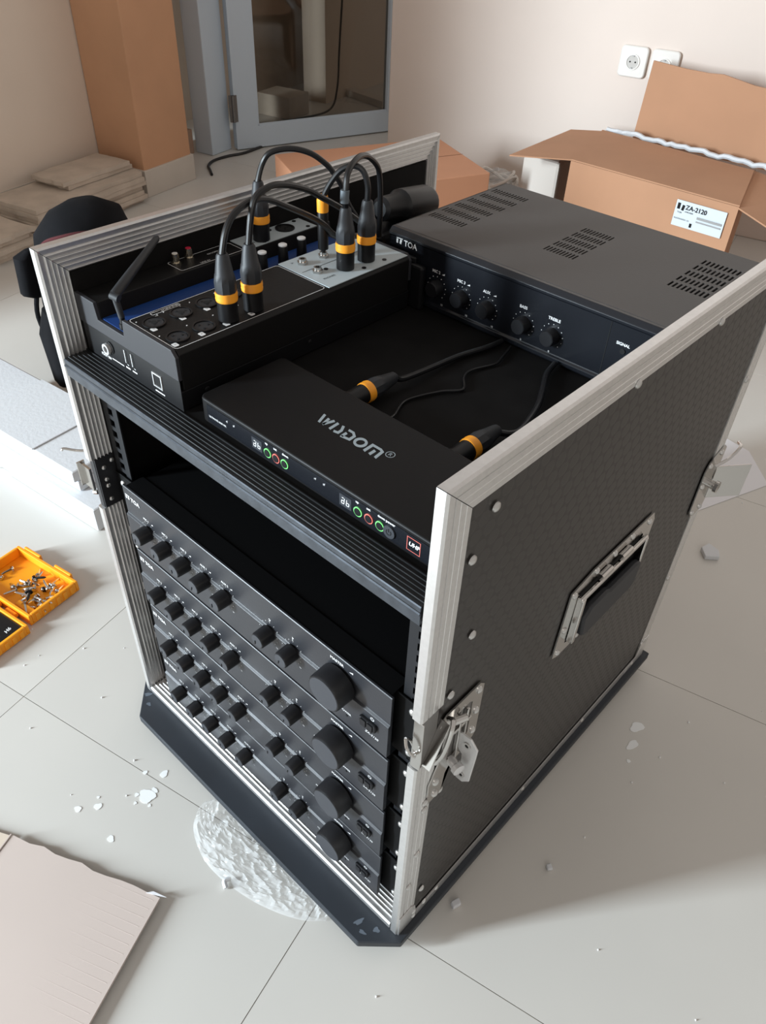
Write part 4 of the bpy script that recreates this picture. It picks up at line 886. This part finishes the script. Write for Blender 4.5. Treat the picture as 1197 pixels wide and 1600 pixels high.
for k in range(34):
    u_ = -.012-.075*R.random()**.8; v_ = .020+.060*R.random(); zz = F+.008+.010*R.random()
    if k >= 28: u_ = -.085-.06*R.random(); v_ = .03+.06*R.random(); zz = F+.0075
    screw(OO+OU*u_+OV*v_+Z*zz, (R.uniform(0, 6), R.uniform(-.3, .3), R.uniform(0, 6.28)), dark=(k % 8 == 3))
# pale cardboard sheet on the floor
cs = thing('cardboard_sheet', 'pale corrugated cardboard sheet lying on the floor at lower left', 'cardboard', (.2, -.3, F))
CE = Vector((.276, -.173, 0)); c1 = (Vector((.036, -.273, 0))-CE).normalized(); c2 = (Vector((.335, -.310, 0))-CE).normalized()
P = [CE]; 
for k in range(1, 24): P.append(CE+c1*(k*.0205)+c2*R.uniform(-.0022, .0022))
P2 = [CE+c1*.235, CE+c1*.235+c2*.45, CE+c2*.45]
edge = [p for p in P if (p-CE).length < .225]
poly = edge+P2
b = MB(); zs0, zs1 = F+.006, F+.0105
b.prism([(p.x, p.y) for p in poly], (0, 0, zs0), X, Y, Z*(zs1-zs0)); b.build('board_face', M_cardP, cs, smooth=False)
edge2 = [CE+c1*.240+c2*.001, CE+c1*.30+c2*.006, CE+c1*.46+c2*.0, CE+c1*.46+c2*.40, CE+c1*.2405+c2*.45]
b = MB(); b.prism([(p.x, p.y) for p in edge2], (0, 0, zs0-.003), X, Y, Z*(zs1-zs0)); b.build('folded_face', mat('tan_cardboard', rgb(202, 188, 172), .85, nscale=3, namt=.04), cs, smooth=False)
wv = MB()
for k in range(14):
    o_ = CE+c2*(.006+k*.0115)+c1*.006; wv.tube([o_+Z*(zs1-.0006), o_+c1*(.10+R.random()*.10)+Z*(zs1-.0008)], .00085, 6, 0)
wv.build('flute_ridge', M_cardP, cs, kind='stuff')
b = MB(); b.prism([(p.x, p.y) for p in (CE+c1*.02+c2*.001, CE+c1*.0+c2*-.002, CE-c1*.008+c2*-.0035, CE+c1*.012-c2*.004)], (0, 0, zs1), X, Y, Z*.0012); b.build('torn_edge', M_paper, cs, smooth=False)
b = MB(); b.tube([CE+c1*.2375+Z*zs1, CE+c1*.2375+c2*.2+Z*zs1, CE+c1*.2375+c2*.45+Z*zs1], .0016, 6, 0); b.build('fold_crease', M_cardP, cs)
# clear plastic wrap in front of the case
NU, NV = 110, 46; vs = []; fs = []; R2 = random.Random(3)
from mathutils import noise
pa = [(.214, -.050), (.222, -.080), (.262, -.098), (.303, -.101), (.355, -.092), (.396, -.078), (.430, -.060), (.452, -.040)]
ca = catmull([(p[0], p[1], 0) for p in pa], 8)
bumps = [(R2.uniform(.22, .44), R2.uniform(-.1, 0), R2.uniform(.006, .016), R2.uniform(.001, .004)) for _ in range(40)]
for j in range(NV):
    for i in range(NU):
        t = i/(NU-1); p = ca[min(int(t*(len(ca)-1)), len(ca)-1)]; q = Vector((.235+.205*t, -.004, 0)); v_ = j/(NV-1); s_ = p.lerp(q, v_)
        h = .003*math.sin(v_*math.pi)+.001
        nz = lambda k, e: 1-abs(noise.noise(Vector((s_.x*k, s_.y*k*1.6, e))))*2
        h += (.0075*max(0, nz(38, 1))**3+.0040*max(0, nz(95, 4))**2)*min(1, v_*10)
        for bx, by, br_, bh in bumps:
            d2 = ((s_.x-bx)**2+(s_.y-by)**2)/br_**2; h += bh*math.exp(-d2*2)*min(1, v_*6)
        if t < .16: h += .020*math.exp(-((t-.04)/.06)**2)*max(0, 1-v_*1.4)
        h *= .35 if v_ > .72 else 1
        vs.append((s_.x, s_.y, F+.0008+min(h, .019 if v_ < .45 else .012)))
for j in range(NV-1):
    for i in range(NU-1): fs.append((j*NU+i, j*NU+i+1, (j+1)*NU+i+1, (j+1)*NU+i))
MB().add(vs, fs).build('plastic_wrap', M_film, None, 'crumpled clear plastic wrap sticking out under the front board', cat='plastic wrap', loc=(.33, -.06, F), smooth=False)
MB().tube([(.326, -.104, F+.004), (.318, -.100, F+.006), (.320, -.093, F+.005)], .0032, 8).build('foam_crumb', M_foam, None, 'small curled white foam crumb beside the plastic wrap', cat='crumb', loc=(.322, -.1, F))
# plaster splash and drips
def blob(b, x, y, r, h=.0006, e=1.0, rot=0):
    P = []
    for k in range(18):
        a = k/18*2*math.pi; q = r*(1+.12*math.sin(3*a+x*90)+.06*math.sin(5*a)); P.append((x+q*math.cos(a)*e*math.cos(rot)-q*math.sin(a)*math.sin(rot), y+q*math.cos(a)*e*math.sin(rot)+q*math.sin(a)*math.cos(rot)))
    b.prism(P, (0, 0, F+.0001), X, Y, Z*h)
b = MB(); blob(b, .137, -.100, .0105, .0008, 1.15, .4); blob(b, .1375, -.0875, .0040, e=1.3); blob(b, .1245, -.109, .0030); blob(b, .134, -.118, .0022); blob(b, .152, -.106, .0022); blob(b, .146, -.093, .0012)
b.build('plaster_splash', M_plaster, None, 'largest white dried plaster splash on the tiles left of the front board', cat='stain', loc=(.137, -.1, F), smooth=False)
for x, y, r, l in ((.125, -.062, .0050, 'round white plaster drip nearest the front board'), (.103, -.080, .0028, 'small white plaster drip above the big splash'), (.100, -.158, .0046, 'oval white plaster drip left of the big splash'), (.083, -.180, .0042, 'paired white plaster drip near the cardboard sheet corner'),
                   (.155, -.172, .0042, 'elongated white plaster drip between splash and cardboard sheet'), (.088, -.150, .0018, 'tiny white plaster dot left of the splash')):
    b = MB(); blob(b, x, y, r, e=1.25, rot=x*40); b.build('plaster_drip', M_plaster, None, l, cat='stain', loc=(x, y, F), smooth=False)
b = MB(); blob(b, .601, .515, .008, e=1.6, rot=1.2); blob(b, .612, .480, .006, e=2.0, rot=1.4); blob(b, .622, .450, .003); b.build('plaster_smear', M_plaster, None, 'long whitish plaster smear on the floor right of the case', cat='stain', loc=(.61, .48, F), smooth=False)
# grit
b = MB(); R3 = random.Random(11)
for k in range(150):
    x, y = R3.uniform(-.3, 1.2), R3.uniform(-.45, 1.5)
    if -.03 < x < .57 and -.05 < y < .66: continue
    s_ = R3.uniform(.0008, .0020); b.lathe([(0, s_), (s_, s_*.8), (s_*1.4, s_*.3)], (x, y, F+.0001), Z, 5)
b.build('grit', M_plaster, None, 'scattered white plaster and foam grit on the floor tiles', cat='grit', kind='stuff', loc=(.6, .2, F), smooth=False)
def chip(x, y, pts, h, label, m=M_foam):
    b = MB(); b.prism([(x+p[0], y+p[1]) for p in pts], (0, 0, F+.0004), X, Y, Z*h); b.build('foam_chip', m, None, label, cat='foam chip', loc=(x, y, F), smooth=False, bevel=.0015)
chip(.486, .985, [(0, 0), (.018, -.02), (.040, -.002), (.030, .016), (.006, .022)], .010, 'white foam chip on the floor right of the case')
chip(.620, .222, [(0, 0), (.006, -.005), (.011, .001), (.004, .006)], .006, 'tiny pale crumb on the floor right of the case', M_foam)
chip(.556, .09, [(0, 0), (.008, -.004), (.012, .008), (.004, .012)], .008, 'white crumb tucked against the right edge of the base board')
# sheet of paper behind the rear latch
slab(MB(), [(.425, 1.095, F+.0012), (.500, 1.300, F+.0012), (.415, 1.395, F+.0012), (.290, 1.42, F+.0012)], .0004).build('paper_sheet', M_paper, None, 'white paper sheet on the floor behind the rear latch', cat='paper', loc=(.42, 1.3, F), smooth=False)
